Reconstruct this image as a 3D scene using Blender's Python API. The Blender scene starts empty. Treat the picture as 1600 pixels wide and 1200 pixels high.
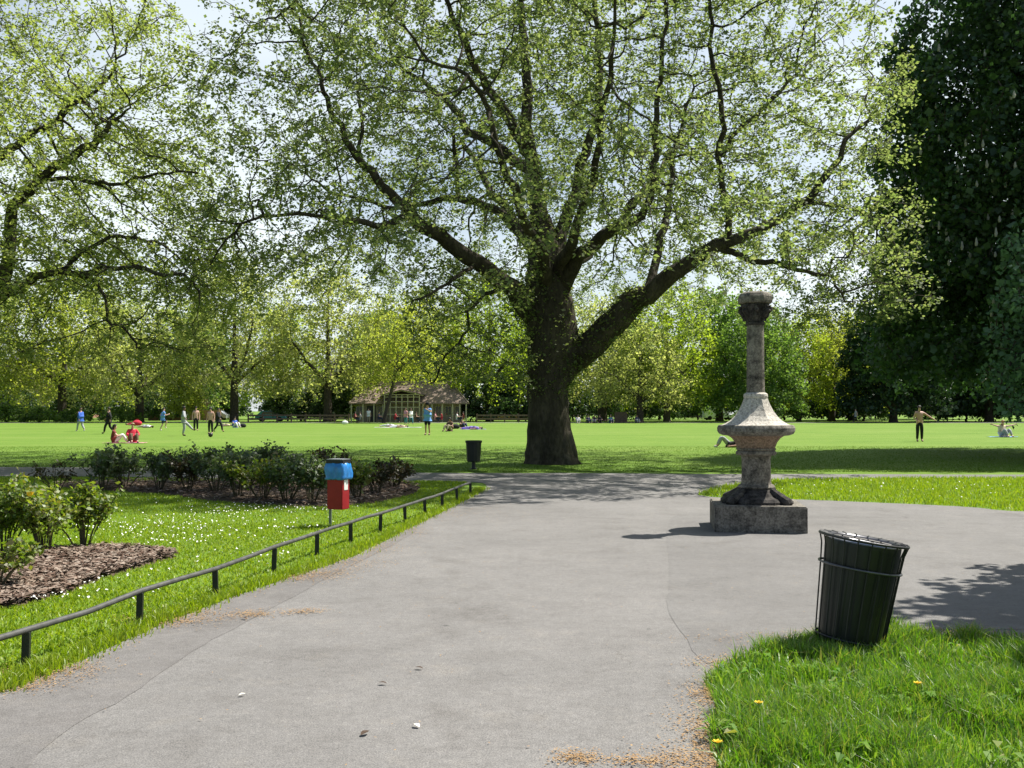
import bpy, bmesh, math, random
import numpy as np
from mathutils import Vector, Matrix

C = bpy.context.scene.collection
SC = bpy.context.scene
rng = np.random.default_rng(7)
random.seed(7)
R = math.radians

# ------------------------------------------------------------------ camera
F = 35.0 * 1600 / 36.0
CAMZ = 1.6
PITCH = math.atan(40 / F)
cam = bpy.data.cameras.new('camera')
cam.lens = 35; cam.sensor_width = 36; cam.sensor_fit = 'HORIZONTAL'
cam.clip_start = 0.1; cam.clip_end = 3000
co = bpy.data.objects.new('camera', cam); C.objects.link(co)
co.location = (0, 0, CAMZ); co.rotation_euler = (math.pi / 2 + PITCH, 0, 0)
SC.camera = co

def ray(px, py):
    x, u = (px - 800) / F, (600 - py) / F
    c, s = math.cos(PITCH), math.sin(PITCH)
    return Vector((x, c - s * u, s + c * u))
def G(px, py, z=0.0):                     # photo pixel -> ground point
    r = ray(px, py); t = (z - CAMZ) / r.z
    return Vector((r.x * t, r.y * t, z))
def P(px, py, d):                         # photo pixel -> point at depth y = d
    r = ray(px, py); t = d / r.y
    return Vector((r.x * t, d, CAMZ + r.z * t))

# ------------------------------------------------------------------ light
SUN = Vector((0.87, 0.49, 0)).normalized() * math.cos(R(58)); SUN.z = math.sin(R(58))
sl = bpy.data.lights.new('sun', 'SUN'); sl.energy = 5.0; sl.angle = R(0.53); sl.color = (1, 0.955, 0.87)
so = bpy.data.objects.new('sun', sl); C.objects.link(so)
so.rotation_euler = (-SUN).to_track_quat('-Z', 'Y').to_euler(); so.location = SUN * 60

w = bpy.data.worlds.new('World'); SC.world = w; w.use_nodes = True
nt = w.node_tree; nt.nodes.clear()
N = nt.nodes.new; L = nt.links.new
out = N('ShaderNodeOutputWorld'); bg = N('ShaderNodeBackground'); bg.inputs[1].default_value = 0.075
sky = N('ShaderNodeTexSky'); sky.sky_type = 'NISHITA'; sky.sun_disc = False
sky.sun_elevation = R(58); sky.sun_rotation = math.atan2(SUN.x, SUN.y); sky.altitude = 50; sky.air_density = 1.0; sky.dust_density = 1.6
L(sky.outputs[0], bg.inputs[0])
bg2 = N('ShaderNodeBackground'); bg2.inputs[0].default_value = (0.9, 0.98, 1, 1); bg2.inputs[1].default_value = 0.70
tc = N('ShaderNodeTexCoord'); sep = N('ShaderNodeSeparateXYZ'); L(tc.outputs['Generated'], sep.inputs[0])
ad = N('ShaderNodeMath'); ad.operation = 'ADD'; ad.inputs[1].default_value = 0.25; L(sep.outputs[2], ad.inputs[0])
dv = N('ShaderNodeVectorMath'); dv.operation = 'DIVIDE'; L(tc.outputs['Generated'], dv.inputs[0]); L(ad.outputs[0], dv.inputs[1])
no = N('ShaderNodeTexNoise'); no.inputs['Scale'].default_value = 1.3; no.inputs['Detail'].default_value = 7; no.inputs['Roughness'].default_value = 0.55
L(dv.outputs[0], no.inputs['Vector'])
rm = N('ShaderNodeMapRange'); rm.inputs[1].default_value = 0.34; rm.inputs[2].default_value = 0.6; rm.inputs[3].default_value = 0.25; rm.inputs[4].default_value = 0.95
L(no.outputs[0], rm.inputs[0])
sd = N('ShaderNodeVectorMath'); sd.operation = 'DOT_PRODUCT'; L(tc.outputs['Generated'], sd.inputs[0]); sd.inputs[1].default_value = (0.45, 0.89, 0.0)
hz = N('ShaderNodeMapRange'); hz.interpolation_type = 'SMOOTHSTEP'; hz.inputs[1].default_value = -0.35; hz.inputs[2].default_value = 0.45; hz.inputs[3].default_value = 0.06; hz.inputs[4].default_value = 1.0; L(sd.outputs['Value'], hz.inputs[0])
ml = N('ShaderNodeMath'); ml.operation = 'MULTIPLY'; L(rm.outputs[0], ml.inputs[0]); L(hz.outputs[0], ml.inputs[1])
mx = N('ShaderNodeMixShader'); zm = N('ShaderNodeMapRange'); zm.inputs[1].default_value = 0.1; zm.inputs[2].default_value = 0.55; zm.inputs[3].default_value = 1.0; zm.inputs[4].default_value = 0.55; L(sep.outputs[2], zm.inputs[0])
m3 = N('ShaderNodeMath'); m3.operation = 'MULTIPLY'; L(ml.outputs[0], m3.inputs[0]); L(zm.outputs[0], m3.inputs[1]); L(m3.outputs[0], mx.inputs[0]); L(bg.outputs[0], mx.inputs[1]); L(bg2.outputs[0], mx.inputs[2]); L(mx.outputs[0], out.inputs[0])

SC.view_settings.view_transform = 'Standard'; SC.view_settings.look = 'None'
SC.view_settings.exposure = 0.78; SC.view_settings.gamma = 1.0
SC.render.engine = 'CYCLES'
cy = SC.cycles; cy.max_bounces = 8; cy.diffuse_bounces = 5; cy.glossy_bounces = 2; cy.transmission_bounces = 4; cy.transparent_max_bounces = 4
cy.sample_clamp_indirect = 6

# ------------------------------------------------------------------ materials
class MatB:
    def __init__(s, name):
        s.m = bpy.data.materials.new(name); s.m.use_nodes = True
        s.t = s.m.node_tree; s.t.nodes.clear()
        s.out = s.n('ShaderNodeOutputMaterial')
    def n(s, k): return s.t.nodes.new(k)
    def l(s, a, b): s.t.links.new(a, b)
    def noise(s, scale, detail=4, rough=0.55, vec=None, stretch=None):
        t = s.n('ShaderNodeTexCoord'); v = t.outputs['Object']
        if stretch:
            mp = s.n('ShaderNodeMapping'); mp.inputs['Scale'].default_value = stretch; s.l(v, mp.inputs[0]); v = mp.outputs[0]
        x = s.n('ShaderNodeTexNoise'); x.inputs['Scale'].default_value = scale; x.inputs['Detail'].default_value = detail; x.inputs['Roughness'].default_value = rough
        s.l(v, x.inputs['Vector']); return x.outputs[0]
    def ramp(s, fac, stops):
        r = s.n('ShaderNodeValToRGB'); e = r.color_ramp.elements
        while len(e) < len(stops): e.new(0.5)
        for i, (p, c) in enumerate(stops):
            e[i].position = p; e[i].color = (*c, 1)
        s.l(fac, r.inputs[0]); return r.outputs[0]
    def mix(s, fac, a, b, mode='MIX'):
        x = s.n('ShaderNodeMix'); x.data_type = 'RGBA'; x.blend_type = mode
        if isinstance(fac, float): x.inputs[0].default_value = fac
        else: s.l(fac, x.inputs[0])
        for i, v in ((6, a), (7, b)):
            if isinstance(v, tuple): x.inputs[i].default_value = (*v, 1)
            else: s.l(v, x.inputs[i])
        return x.outputs[2]
    def bsdf(s, col, rough=0.8, metal=0.0, bump=None, bstr=0.3, bdist=0.02, spec=0.4):
        b = s.n('ShaderNodeBsdfPrincipled')
        if isinstance(col, tuple): b.inputs['Base Color'].default_value = (*col, 1)
        else: s.l(col, b.inputs['Base Color'])
        b.inputs['Roughness'].default_value = rough; b.inputs['Metallic'].default_value = metal
        b.inputs['Specular IOR Level'].default_value = spec
        if bump is not None:
            u = s.n('ShaderNodeBump'); u.inputs['Strength'].default_value = bstr; u.inputs['Distance'].default_value = bdist
            s.l(bump, u.inputs['Height']); s.l(u.outputs[0], b.inputs['Normal'])
        s.l(b.outputs[0], s.out.inputs[0]); return s.m

def simple(name, c, rough=0.7, metal=0.0, var=0.18, scale=6.0, spec=0.4):
    b = MatB(name); n = b.noise(scale, 5)
    lo = tuple(x * (1 - var) for x in c); hi = tuple(min(1, x * (1 + var)) for x in c)
    return b.bsdf(b.ramp(n, [(0.3, lo), (0.7, hi)]), rough, metal, n, 0.12, 0.01, spec)

def leafmat(name, cols, trans=0.45, gloss=0.07, tcol=None, rough=0.45):
    """per-leaf natural colour variation, thin translucent blade"""
    b = MatB(name); g = b.n('ShaderNodeNewGeometry')
    k = len(cols) - 1
    col = b.ramp(g.outputs['Random Per Island'], [(i / max(1, k), c) for i, c in enumerate(cols)])
    d = b.n('ShaderNodeBsdfDiffuse'); b.l(col, d.inputs[0])
    t = b.n('ShaderNodeBsdfTranslucent')
    tc_ = b.mix(1.0, col, tcol or (1.25, 1.3, 0.55), 'MULTIPLY'); b.l(tc_, t.inputs[0])
    m1 = b.n('ShaderNodeMixShader'); m1.inputs[0].default_value = trans; b.l(d.outputs[0], m1.inputs[1]); b.l(t.outputs[0], m1.inputs[2])
    gl = b.n('ShaderNodeBsdfGlossy'); gl.inputs['Roughness'].default_value = rough
    m2 = b.n('ShaderNodeMixShader'); m2.inputs[0].default_value = gloss; b.l(m1.outputs[0], m2.inputs[1]); b.l(gl.outputs[0], m2.inputs[2])
    b.l(m2.outputs[0], b.out.inputs[0]); return b.m

M = {}
# ground
b = MatB('lawn'); n1 = b.noise(0.09, 6, 0.65, stretch=(1, 2.2, 1)); n2 = b.noise(0.8, 7, 0.7); n3 = b.noise(60, 3)
c1 = b.ramp(n1, [(0.3, (0.085, 0.17, 0.018)), (0.5, (0.135, 0.23, 0.03)), (0.7, (0.2, 0.27, 0.065))])
c2 = b.ramp(n2, [(0.3, (0.085, 0.175, 0.016)), (0.7, (0.18, 0.26, 0.045))])
c3 = b.ramp(n3, [(0.25, (0.45, 0.45, 0.4)), (0.7, (1.25, 1.25, 1.2))])
M['lawn'] = b.bsdf(b.mix(0.55, b.mix(0.45, c1, c2), c3, 'MULTIPLY'), 0.9, 0, n3, 0.5, 0.03, 0.15)
# asphalt
def asphalt(name, base, warm=1.0):
    b = MatB(name); n1 = b.noise(0.35, 5, 0.6); n2 = b.noise(3.0, 6, 0.65); n3 = b.noise(130, 3, 0.7); n4 = b.noise(420, 2)
    ca = b.ramp(n1, [(0.3, tuple(x * 0.86 for x in base)), (0.7, tuple(x * 1.1 for x in base))])
    cb = b.ramp(n2, [(0.25, (0.86, 0.85, 0.84)), (0.55, (1.0, 1.0, 1.0)), (0.8, (1.1, 1.07, 1.02))])
    cc = b.mix(1.0, b.ramp(n3, [(0.3, (0.5, 0.5, 0.5)), (0.5, (1, 1, 1)), (0.7, (1.5, 1.47, 1.43))]), b.ramp(b.noise(17, 5, 0.7), [(0.3, (0.87, 0.87, 0.87)), (0.7, (1.12, 1.12, 1.12))]), 'MULTIPLY')
    st = b.ramp(b.noise(1.1, 8, 0.72), [(0.34, (0.83, 0.82, 0.81)), (0.47, (1, 1, 1)), (0.58, (1, 1, 1)), (0.7, (1.13, 1.11, 1.08))])
    sp_ = b.ramp(b.noise(7.5, 2, 0.4), [(0.21, (0.6, 0.6, 0.6)), (0.25, (1, 1, 1)), (0.77, (1, 1, 1)), (0.8, (1.25, 1.25, 1.22))])
    # fine cracks
    v = b.n('ShaderNodeTexVoronoi'); v.feature = 'DISTANCE_TO_EDGE'; v.inputs['Scale'].default_value = 0.55
    t = b.n('ShaderNodeTexCoord'); nz = b.n('ShaderNodeTexNoise'); nz.inputs['Scale'].default_value = 1.5; nz.inputs['Detail'].default_value = 6
    b.l(t.outputs['Object'], nz.inputs['Vector'])
    va = b.n('ShaderNodeVectorMath'); va.operation = 'MULTIPLY_ADD'; va.inputs[1].default_value = (1.6, 1.6, 0); b.l(nz.outputs['Color'], va.inputs[0]); b.l(t.outputs['Object'], va.inputs[2])
    b.l(va.outputs[0], v.inputs['Vector'])
    cr = b.ramp(v.outputs['Distance'], [(0.0, (0.62, 0.6, 0.57)), (0.006, (1, 1, 1))])
    c = b.mix(1.0, b.mix(1.0, ca, cb, 'MULTIPLY'), cc, 'MULTIPLY'); c = b.mix(1.0, b.mix(1.0, c, st, 'MULTIPLY'), sp_, 'MULTIPLY')
    gate = b.ramp(b.noise(0.22, 2), [(0.55, (0, 0, 0)), (0.62, (0.7, 0.7, 0.7))])
    c = b.mix(gate, c, b.mix(1.0, c, cr, 'MULTIPLY'))
    return b.bsdf(c, 0.88, 0, n3, 0.35, 0.006, 0.3)
M['asphalt'] = asphalt('asphalt', (0.181, 0.175, 0.169))
M['asphalt_dark'] = asphalt('asphalt_dark', (0.168, 0.163, 0.158))
M['asphalt_grey'] = asphalt('asphalt_grey', (0.160, 0.153, 0.148))
b = MatB('soil'); n = b.noise(9, 6, 0.7); M['soil'] = b.bsdf(b.ramp(n, [(0.3, (0.05, 0.035, 0.025)), (0.55, (0.12, 0.09, 0.065)), (0.75, (0.2, 0.16, 0.12))]), 0.95, 0, n, 0.9, 0.05, 0.1)
M['chip'] = leafmat('bark_chip', [(0.06, 0.035, 0.025), (0.15, 0.1, 0.075), (0.24, 0.18, 0.14), (0.32, 0.26, 0.21), (0.1, 0.07, 0.05)], 0.0, 0.02)
M['litter'] = leafmat('catkin_litter', [(0.24, 0.145, 0.065), (0.36, 0.23, 0.11), (0.42, 0.29, 0.16), (0.3, 0.17, 0.075)], 0.1, 0.02)
M['blade'] = leafmat('blade_mat', [(0.055, 0.15, 0.012), (0.1, 0.235, 0.016), (0.155, 0.3, 0.028), (0.23, 0.33, 0.06), (0.115, 0.255, 0.018), (0.3, 0.28, 0.12)], 0.5, 0.05, (1.35, 1.4, 0.45))
M['blade_short'] = leafmat('blade_short_mat', [(0.17, 0.27, 0.01), (0.21, 0.32, 0.012), (0.26, 0.35, 0.025), (0.29, 0.35, 0.05)], 0.5, 0.03, (1.3, 1.3, 0.4))
M['blade_verge'] = leafmat('verge_grass', [(0.075, 0.16, 0.012), (0.105, 0.195, 0.018), (0.14, 0.22, 0.03)], 0.4, 0.02, (1.2, 1.2, 0.6))
M['daisy'] = simple('daisy_white', (0.8, 0.8, 0.76), 0.8)
M['yellow'] = simple('dandelion_yellow', (0.8, 0.55, 0.03), 0.8)
# leaves
M['plane_leaf'] = leafmat('plane_leaf_mat', [(0.078, 0.11, 0.045), (0.12, 0.155, 0.06), (0.152, 0.185, 0.085), (0.198, 0.222, 0.115), (0.12, 0.168, 0.055), (0.172, 0.178, 0.1)], 0.6, 0.03, (1.85, 1.95, 1.05), .6)
M['plane_leaf_yellow'] = leafmat('plane_leaf_yellow_mat', [(0.118, 0.155, 0.048), (0.165, 0.2, 0.065), (0.212, 0.238, 0.095), (0.185, 0.218, 0.075)], 0.62, 0.03, (1.8, 1.9, 0.95), .6)
M['olive_leaf'] = leafmat('olive_leaf_mat', [(0.19, 0.22, 0.075), (0.24, 0.27, 0.095), (0.28, 0.3, 0.13), (0.3, 0.31, 0.15)], 0.64, 0.02, (1.9, 1.95, 1.05), .6)
M['lime_leaf'] = leafmat('lime_leaf_mat', [(0.15, 0.21, 0.035), (0.2, 0.27, 0.045), (0.25, 0.31, 0.065), (0.17, 0.23, 0.04)], 0.66, 0.02, (1.85, 1.9, 0.6), .6)
M['green_leaf'] = leafmat('green_leaf_mat', [(0.07, 0.125, 0.035), (0.105, 0.17, 0.05), (0.145, 0.22, 0.07), (0.1, 0.155, 0.045)], 0.6, 0.02, (1.7, 1.85, 0.75), .6)
M['dark_leaf'] = leafmat('dark_leaf_mat', [(0.016, 0.036, 0.014), (0.028, 0.055, 0.02), (0.042, 0.078, 0.028)], 0.2, 0.03, (1.1, 1.4, 0.55))  # deep shade of the far right-hand trees put into the leaf colour
M['shrub_leaf'] = leafmat('shrub_leaf', [(0.035, 0.065, 0.028), (0.055, 0.095, 0.04), (0.085, 0.13, 0.055)], 0.35, 0.03, (1.2, 1.4, 0.7))
M['chestnut_leaf'] = leafmat('chestnut_leaf_mat', [(0.03, 0.065, 0.026), (0.05, 0.095, 0.035), (0.075, 0.13, 0.05)], 0.3, 0.04, (1.2, 1.5, 0.7))
M['blue_leaf'] = leafmat('blue_leaf_mat', [(0.07, 0.14, 0.085), (0.105, 0.19, 0.11), (0.15, 0.25, 0.15)], 0.4, 0.05, (1.3, 1.5, 0.9))
M['rose_leaf'] = leafmat('rose_leaf_mat', [(0.06, 0.11, 0.015), (0.12, 0.19, 0.025), (0.17, 0.24, 0.035), (0.22, 0.25, 0.07), (0.14, 0.12, 0.04)], 0.5, 0.05, (1.6, 1.6, 0.45), .5)
M['rose_leaf_dark'] = leafmat('rose_leaf_dark_mat', [(0.05, 0.085, 0.035), (0.08, 0.125, 0.05), (0.115, 0.165, 0.075), (0.095, 0.105, 0.06)], 0.42, 0.045, (1.3, 1.4, 0.7), .5)
M['rose_leaf_bronze'] = leafmat('rose_leaf_bronze', [(0.04, 0.03, 0.015), (0.07, 0.05, 0.025), (0.06, 0.07, 0.025), (0.03, 0.04, 0.015)], 0.35, 0.04, (1.1, 1.0, 0.5), 0.5)
M['candle'] = leafmat('chestnut_candle', [(0.4, 0.38, 0.32), (0.55, 0.52, 0.45)], 0.2, 0.0)
# bark
b = MatB('plane_bark'); n1 = b.noise(2.2, 6, 0.65, stretch=(1, 1, 0.45)); n2 = b.noise(14, 5, 0.7, stretch=(1, 1, 0.35))
c = b.mix(0.5, b.ramp(n1, [(0.34, (0.022, 0.019, 0.014)), (0.5, (0.06, 0.052, 0.038)), (0.6, (0.11, 0.094, 0.068)), (0.72, (0.25, 0.21, 0.16))]), b.ramp(n2, [(0.35, (0.018, 0.015, 0.011)), (0.7, (0.12, 0.1, 0.074))]))
M['bark'] = b.bsdf(c, 0.92, 0, n2, 0.9, 0.06, 0.15)
M['bark_dark'] = simple('dark_bark', (0.06, 0.048, 0.038), 0.95, 0, 0.4, 5)
M['stem'] = simple('rose_stem', (0.07, 0.06, 0.03), 0.8, 0, 0.4, 20)
# stone
def stone(name, light, dark, amount):
    b = MatB(name); n1 = b.noise(6.5, 8, 0.75); n2 = b.noise(34, 6, 0.75); n3 = b.noise(90, 3)
    c = b.ramp(n1, [(max(0.02, 0.32 + amount), dark), (0.56 + amount, light)])
    d = b.ramp(n2, [(0.34, (0.35, 0.33, 0.32)), (0.55, (1, 1, 1)), (0.7, (1.3, 1.3, 1.22))])
    return b.bsdf(b.mix(1.0, c, d, 'MULTIPLY'), 0.9, 0, n2, 0.5, 0.012, 0.2)
M['stone_dark'] = stone('weathered_stone', (0.29, 0.26, 0.215), (0.022, 0.02, 0.018), 0.02)
M['stone_light'] = stone('pale_stone', (0.58, 0.54, 0.47), (0.26, 0.24, 0.21), -0.14)
M['stone_black'] = stone('sooty_stone', (0.11, 0.1, 0.09), (0.015, 0.014, 0.014), 0.06)
M['stone_red'] = stone('red_stone', (0.3, 0.215, 0.155), (0.12, 0.088, 0.068), -0.08)
M['stone_block'] = stone('plinth_stone', (0.26, 0.24, 0.205), (0.05, 0.046, 0.04), 0.0)
# paint / metal
M['rail'] = simple('rail_sky_sheen', (0.09, 0.09, 0.085), 0.5, 0.3, 0.35, 14)  # paler than the posts: sky reflection on the top rail put into the colour
M['post'] = simple('black_post_paint', (0.016, 0.02, 0.016), 0.5, 0, 0.3, 10)
M['bin_green'] = simple('dark_green_bin_paint', (0.004, 0.007, 0.005), 0.42, 0, 0.35, 8, 0.5)
M['bin_black'] = simple('black_bin_paint', (0.012, 0.013, 0.013), 0.45, 0, 0.3, 8, 0.5)
M['bin_rim'] = simple('rim_sky_sheen', (0.12, 0.12, 0.13), 0.33, 0.65, 0.3, 16)  # greyer than the bars: sky sheen on black paint put into the colour
M['liner'] = simple('liner_sky_glint', (0.55, 0.55, 0.57), 0.35, 0.8, 0.15, 10)  # light grey stands in for the bright sky glint around the bin top
M['red'] = simple('red_bin_paint', (0.3, 0.008, 0.014), 0.4, 0, 0.12, 8)
M['bag'] = simple('blue_plastic_bag', (0.02, 0.2, 0.55), 0.3, 0, 0.25, 14, 0.6)
M['white'] = simple('white_paint', (0.78, 0.78, 0.77), 0.6, 0, 0.05)
M['greypost'] = simple('galvanised_post', (0.2, 0.23, 0.2), 0.5, 0.4, 0.2)
M['black'] = simple('black_plastic', (0.015, 0.015, 0.017), 0.5)
M['grey_lid'] = simple('grey_lid', (0.18, 0.19, 0.2), 0.4)
# buildings
b = MatB('roof_tile'); n = b.noise(2.5, 5); wv = b.n('ShaderNodeTexWave'); wv.bands_direction = 'Z'; wv.inputs['Scale'].default_value = 3.2; tt = b.n('ShaderNodeTexCoord'); b.l(tt.outputs['Object'], wv.inputs['Vector'])
M['tile'] = b.bsdf(b.mix(0.25, b.ramp(n, [(0.3, (0.15, 0.11, 0.085)), (0.7, (0.25, 0.19, 0.15))]), b.ramp(wv.outputs['Fac'], [(0.2, (0.12, 0.09, 0.07)), (0.6, (0.28, 0.22, 0.175))])), 0.9, 0, wv.outputs['Fac'], 0.5, 0.03)
M['timber'] = simple('pale_timber', (0.42, 0.39, 0.28), 0.8, 0, 0.12)
M['timber_brown'] = simple('brown_timber', (0.14, 0.1, 0.07), 0.85, 0, 0.3)
M['plaster'] = simple('cream_plaster', (0.3, 0.25, 0.19), 0.9, 0, 0.15)
M['glass'] = simple('dark_glass', (0.03, 0.035, 0.04), 0.08, 0, 0.1, 1, 0.8)
def brick(name, c1, c2):
    b = MatB(name); br = b.n('ShaderNodeTexBrick'); br.inputs['Scale'].default_value = 4.4
    br.inputs['Color1'].default_value = (*c1, 1); br.inputs['Color2'].default_value = (*c2, 1); br.inputs['Mortar'].default_value = (0.35, 0.31, 0.27, 1)
    t = b.n('ShaderNodeTexCoord'); mp = b.n('ShaderNodeMapping'); mp.inputs['Rotation'].default_value = (math.pi / 2, 0, 0); b.l(t.outputs['Object'], mp.inputs[0]); b.l(mp.outputs[0], br.inputs['Vector'])
    return b.bsdf(b.mix(0.3, br.outputs[0], b.ramp(b.noise(1.2, 5), [(0.3, tuple(x * .6 for x in c1)), (0.7, c2)])), 0.92)
M['brick'] = brick('red_brick', (0.27, 0.12, 0.08), (0.34, 0.17, 0.11))
M['slate'] = simple('slate_roof', (0.12, 0.12, 0.14), 0.7)
M['tyre'] = simple('tyre_rubber', (0.02, 0.02, 0.02), 0.9)
SKIN = [simple('skin_light', (0.56, 0.33, 0.26), 0.55, 0, 0.08), simple('skin_tan', (0.38, 0.22, 0.14), 0.55, 0, 0.08), simple('skin_brown', (0.16, 0.085, 0.05), 0.55, 0, 0.08)]
CL = {k: simple(k + '_cloth', c, 0.9, 0, 0.15, 9) for k, c in dict(blue=(0.05, 0.13, 0.5), skyblue=(0.15, 0.32, 0.7), grey=(0.35, 0.36, 0.38), black=(0.015, 0.015, 0.018), red=(0.55, 0.03, 0.06), white=(0.7, 0.7, 0.72), cream=(0.6, 0.5, 0.36), pink=(0.6, 0.28, 0.32), teal=(0.06, 0.22, 0.27), brown=(0.13, 0.08, 0.05), khaki=(0.3, 0.26, 0.17), purple=(0.3, 0.22, 0.6), navy=(0.03, 0.04, 0.09), maroon=(0.2, 0.04, 0.04)).items()}
HAIR = {'dark': simple('dark_hair', (0.015, 0.011, 0.009), 0.6), 'brown': simple('brown_hair', (0.09, 0.05, 0.025), 0.6), 'fair': simple('fair_hair', (0.35, 0.24, 0.12), 0.6)}

# ------------------------------------------------------------------ object helpers
def tag(o, label=None, cat=None, group=None, kind=None):
    if label: o['label'] = label
    if cat: o['category'] = cat
    if group: o['group'] = group
    if kind: o['kind'] = kind
    return o
def empty(name, loc=(0, 0, 0), rz=0.0):
    o = bpy.data.objects.new(name, None); C.objects.link(o); o.location = loc; o.rotation_euler = (0, 0, rz); o.empty_display_size = 0.2
    return o
def link(name, me, mat=None, parent=None):
    o = bpy.data.objects.new(name, me); C.objects.link(o)
    if mat is not None:
        for m in (mat if isinstance(mat, (list, tuple)) else [mat]): me.materials.append(m)
    if parent: o.parent = parent
    return o
def npmesh(name, V, faces, smooth=False):
    """V (n,3); faces (m,k) integer array"""
    me = bpy.data.meshes.new(name); V = np.asarray(V, np.float32); faces = np.asarray(faces, np.int32)
    m, k = faces.shape
    me.vertices.add(len(V)); me.vertices.foreach_set('co', V.ravel())
    me.loops.add(m * k); me.loops.foreach_set('vertex_index', faces.ravel())
    me.polygons.add(m); me.polygons.foreach_set('loop_start', np.arange(0, m * k, k, dtype=np.int32))
    if smooth: me.polygons.foreach_set('use_smooth', np.ones(m, bool))
    me.update(calc_edges=True); return me
def bmobj(name, bm, mat, parent=None, smooth=False):
    me = bpy.data.meshes.new(name); bmesh.ops.recalc_face_normals(bm, faces=bm.faces); bm.to_mesh(me); bm.free()
    if smooth:
        for p in me.polygons: p.use_smooth = True
    return link(name, me, mat, parent)
def box(bm, c, s, rz=0.0, bev=0.0):
    r = bmesh.ops.create_cube(bm, size=1.0)
    vs = r['verts']
    bmesh.ops.scale(bm, vec=s, verts=vs)
    if bev:
        es = list({e for v in vs for e in v.link_edges})
        r2 = bmesh.ops.bevel(bm, geom=es, offset=bev, segments=2, affect='EDGES'); vs = list({v for f in r2['faces'] for v in f.verts} | {v for v in vs if v.is_valid})
    bmesh.ops.rotate(bm, cent=(0, 0, 0), matrix=Matrix.Rotation(rz, 3, 'Z'), verts=vs)
    bmesh.ops.translate(bm, vec=c, verts=vs)
def lathe(bm, prof, seg=32, cap=True, radf=None, c=(0, 0, 0), rot=0.0):
    rings = []
    for r, z in prof:
        ring = []
        for i in range(seg):
            a = rot + 2 * math.pi * i / seg; rr = r * (radf(i, r, z) if radf else 1)
            ring.append(bm.verts.new((c[0] + rr * math.cos(a), c[1] + rr * math.sin(a), c[2] + z)))
        rings.append(ring)
    for A, B in zip(rings, rings[1:]):
        for i in range(seg): bm.faces.new((A[i], A[(i + 1) % seg], B[(i + 1) % seg], B[i]))
    if cap: bm.faces.new(rings[0][::-1]); bm.faces.new(rings[-1])
def rod(bm, pts, r, seg=8, cap=True):
    pts = [Vector(p) for p in pts]; rings = []
    rs = r if isinstance(r, (list, tuple)) else [r] * len(pts)
    for i, p in enumerate(pts):
        t = (pts[min(i + 1, len(pts) - 1)] - pts[max(0, i - 1)]).normalized()
        ref = Vector((0, 0, 1)) if abs(t.z) < 0.9 else Vector((1, 0, 0))
        u = t.cross(ref).normalized(); v = t.cross(u)
        rings.append([bm.verts.new(p + rs[i] * (math.cos(a) * u + math.sin(a) * v)) for a in [2 * math.pi * k / seg for k in range(seg)]])
    for A, B in zip(rings, rings[1:]):
        for i in range(seg): bm.faces.new((A[i], A[(i + 1) % seg], B[(i + 1) % seg], B[i]))
    if cap: bm.faces.new(rings[0][::-1]); bm.faces.new(rings[-1])
def hoop(bm, c, R_, r, seg=40, k=6):
    vs = []
    for i in range(seg):
        a = 2 * math.pi * i / seg
        vs.append([bm.verts.new((c[0] + (R_ + r * math.cos(b_)) * math.cos(a), c[1] + (R_ + r * math.cos(b_)) * math.sin(a), c[2] + r * math.sin(b_))) for b_ in [2 * math.pi * j / k for j in range(k)]])
    for i in range(seg):
        for j in range(k): bm.faces.new((vs[i][j], vs[(i + 1) % seg][j], vs[(i + 1) % seg][(j + 1) % k], vs[i][(j + 1) % k]))
def smooth_closed(pts, n=6, jit=0.0, seed=0):
    """Catmull-Rom through ground points, with a ragged edge"""
    r = random.Random(seed); o = []; m = len(pts)
    for i in range(m):
        p0, p1, p2, p3 = (pts[(i + k - 1) % m] for k in range(4))
        for k in range(n):
            t = k / n
            o.append(0.5 * ((2 * p1) + (p2 - p0) * t + (2 * p0 - 5 * p1 + 4 * p2 - p3) * t * t + (3 * p1 - p0 - 3 * p2 + p3) * t ** 3) + Vector((r.uniform(-jit, jit), r.uniform(-jit, jit), 0)))
    return o
def sheet(name, pts, z, mat, kind='structure'):
    bm = bmesh.new(); f = bm.faces.new([bm.verts.new((p.x, p.y, z)) for p in pts])
    bmesh.ops.triangulate(bm, faces=[f]); o = bmobj(name, bm, mat)
    for p in o.data.polygons:
        if p.normal.z < 0: p.flip()
    return tag(o, kind=kind)
def inside(pts, X, Y):
    """vectorised point in polygon"""
    x = np.array([p.x for p in pts]); y = np.array([p.y for p in pts]); r = np.zeros(len(X), bool); j = len(x) - 1
    for i in range(len(x)):
        c = ((y[i] > Y) != (y[j] > Y)) & (X < (x[j] - x[i]) * (Y - y[i]) / (y[j] - y[i] + 1e-12) + x[i]); r ^= c; j = i
    return r
def visible(X, Y, margin=0.05):
    return (np.abs(X) < (0.5145 + margin) * Y) & (Y > 3.9)

# ------------------------------------------------------------------ ground
bm = bmesh.new(); S = 900
f = bm.faces.new([bm.verts.new(p) for p in ((-S, -30, 0), (S, -30, 0), (S, S, 0), (-S, S, 0))])
tag(bmobj('lawn', bm, M['lawn']), kind='structure')

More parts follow.
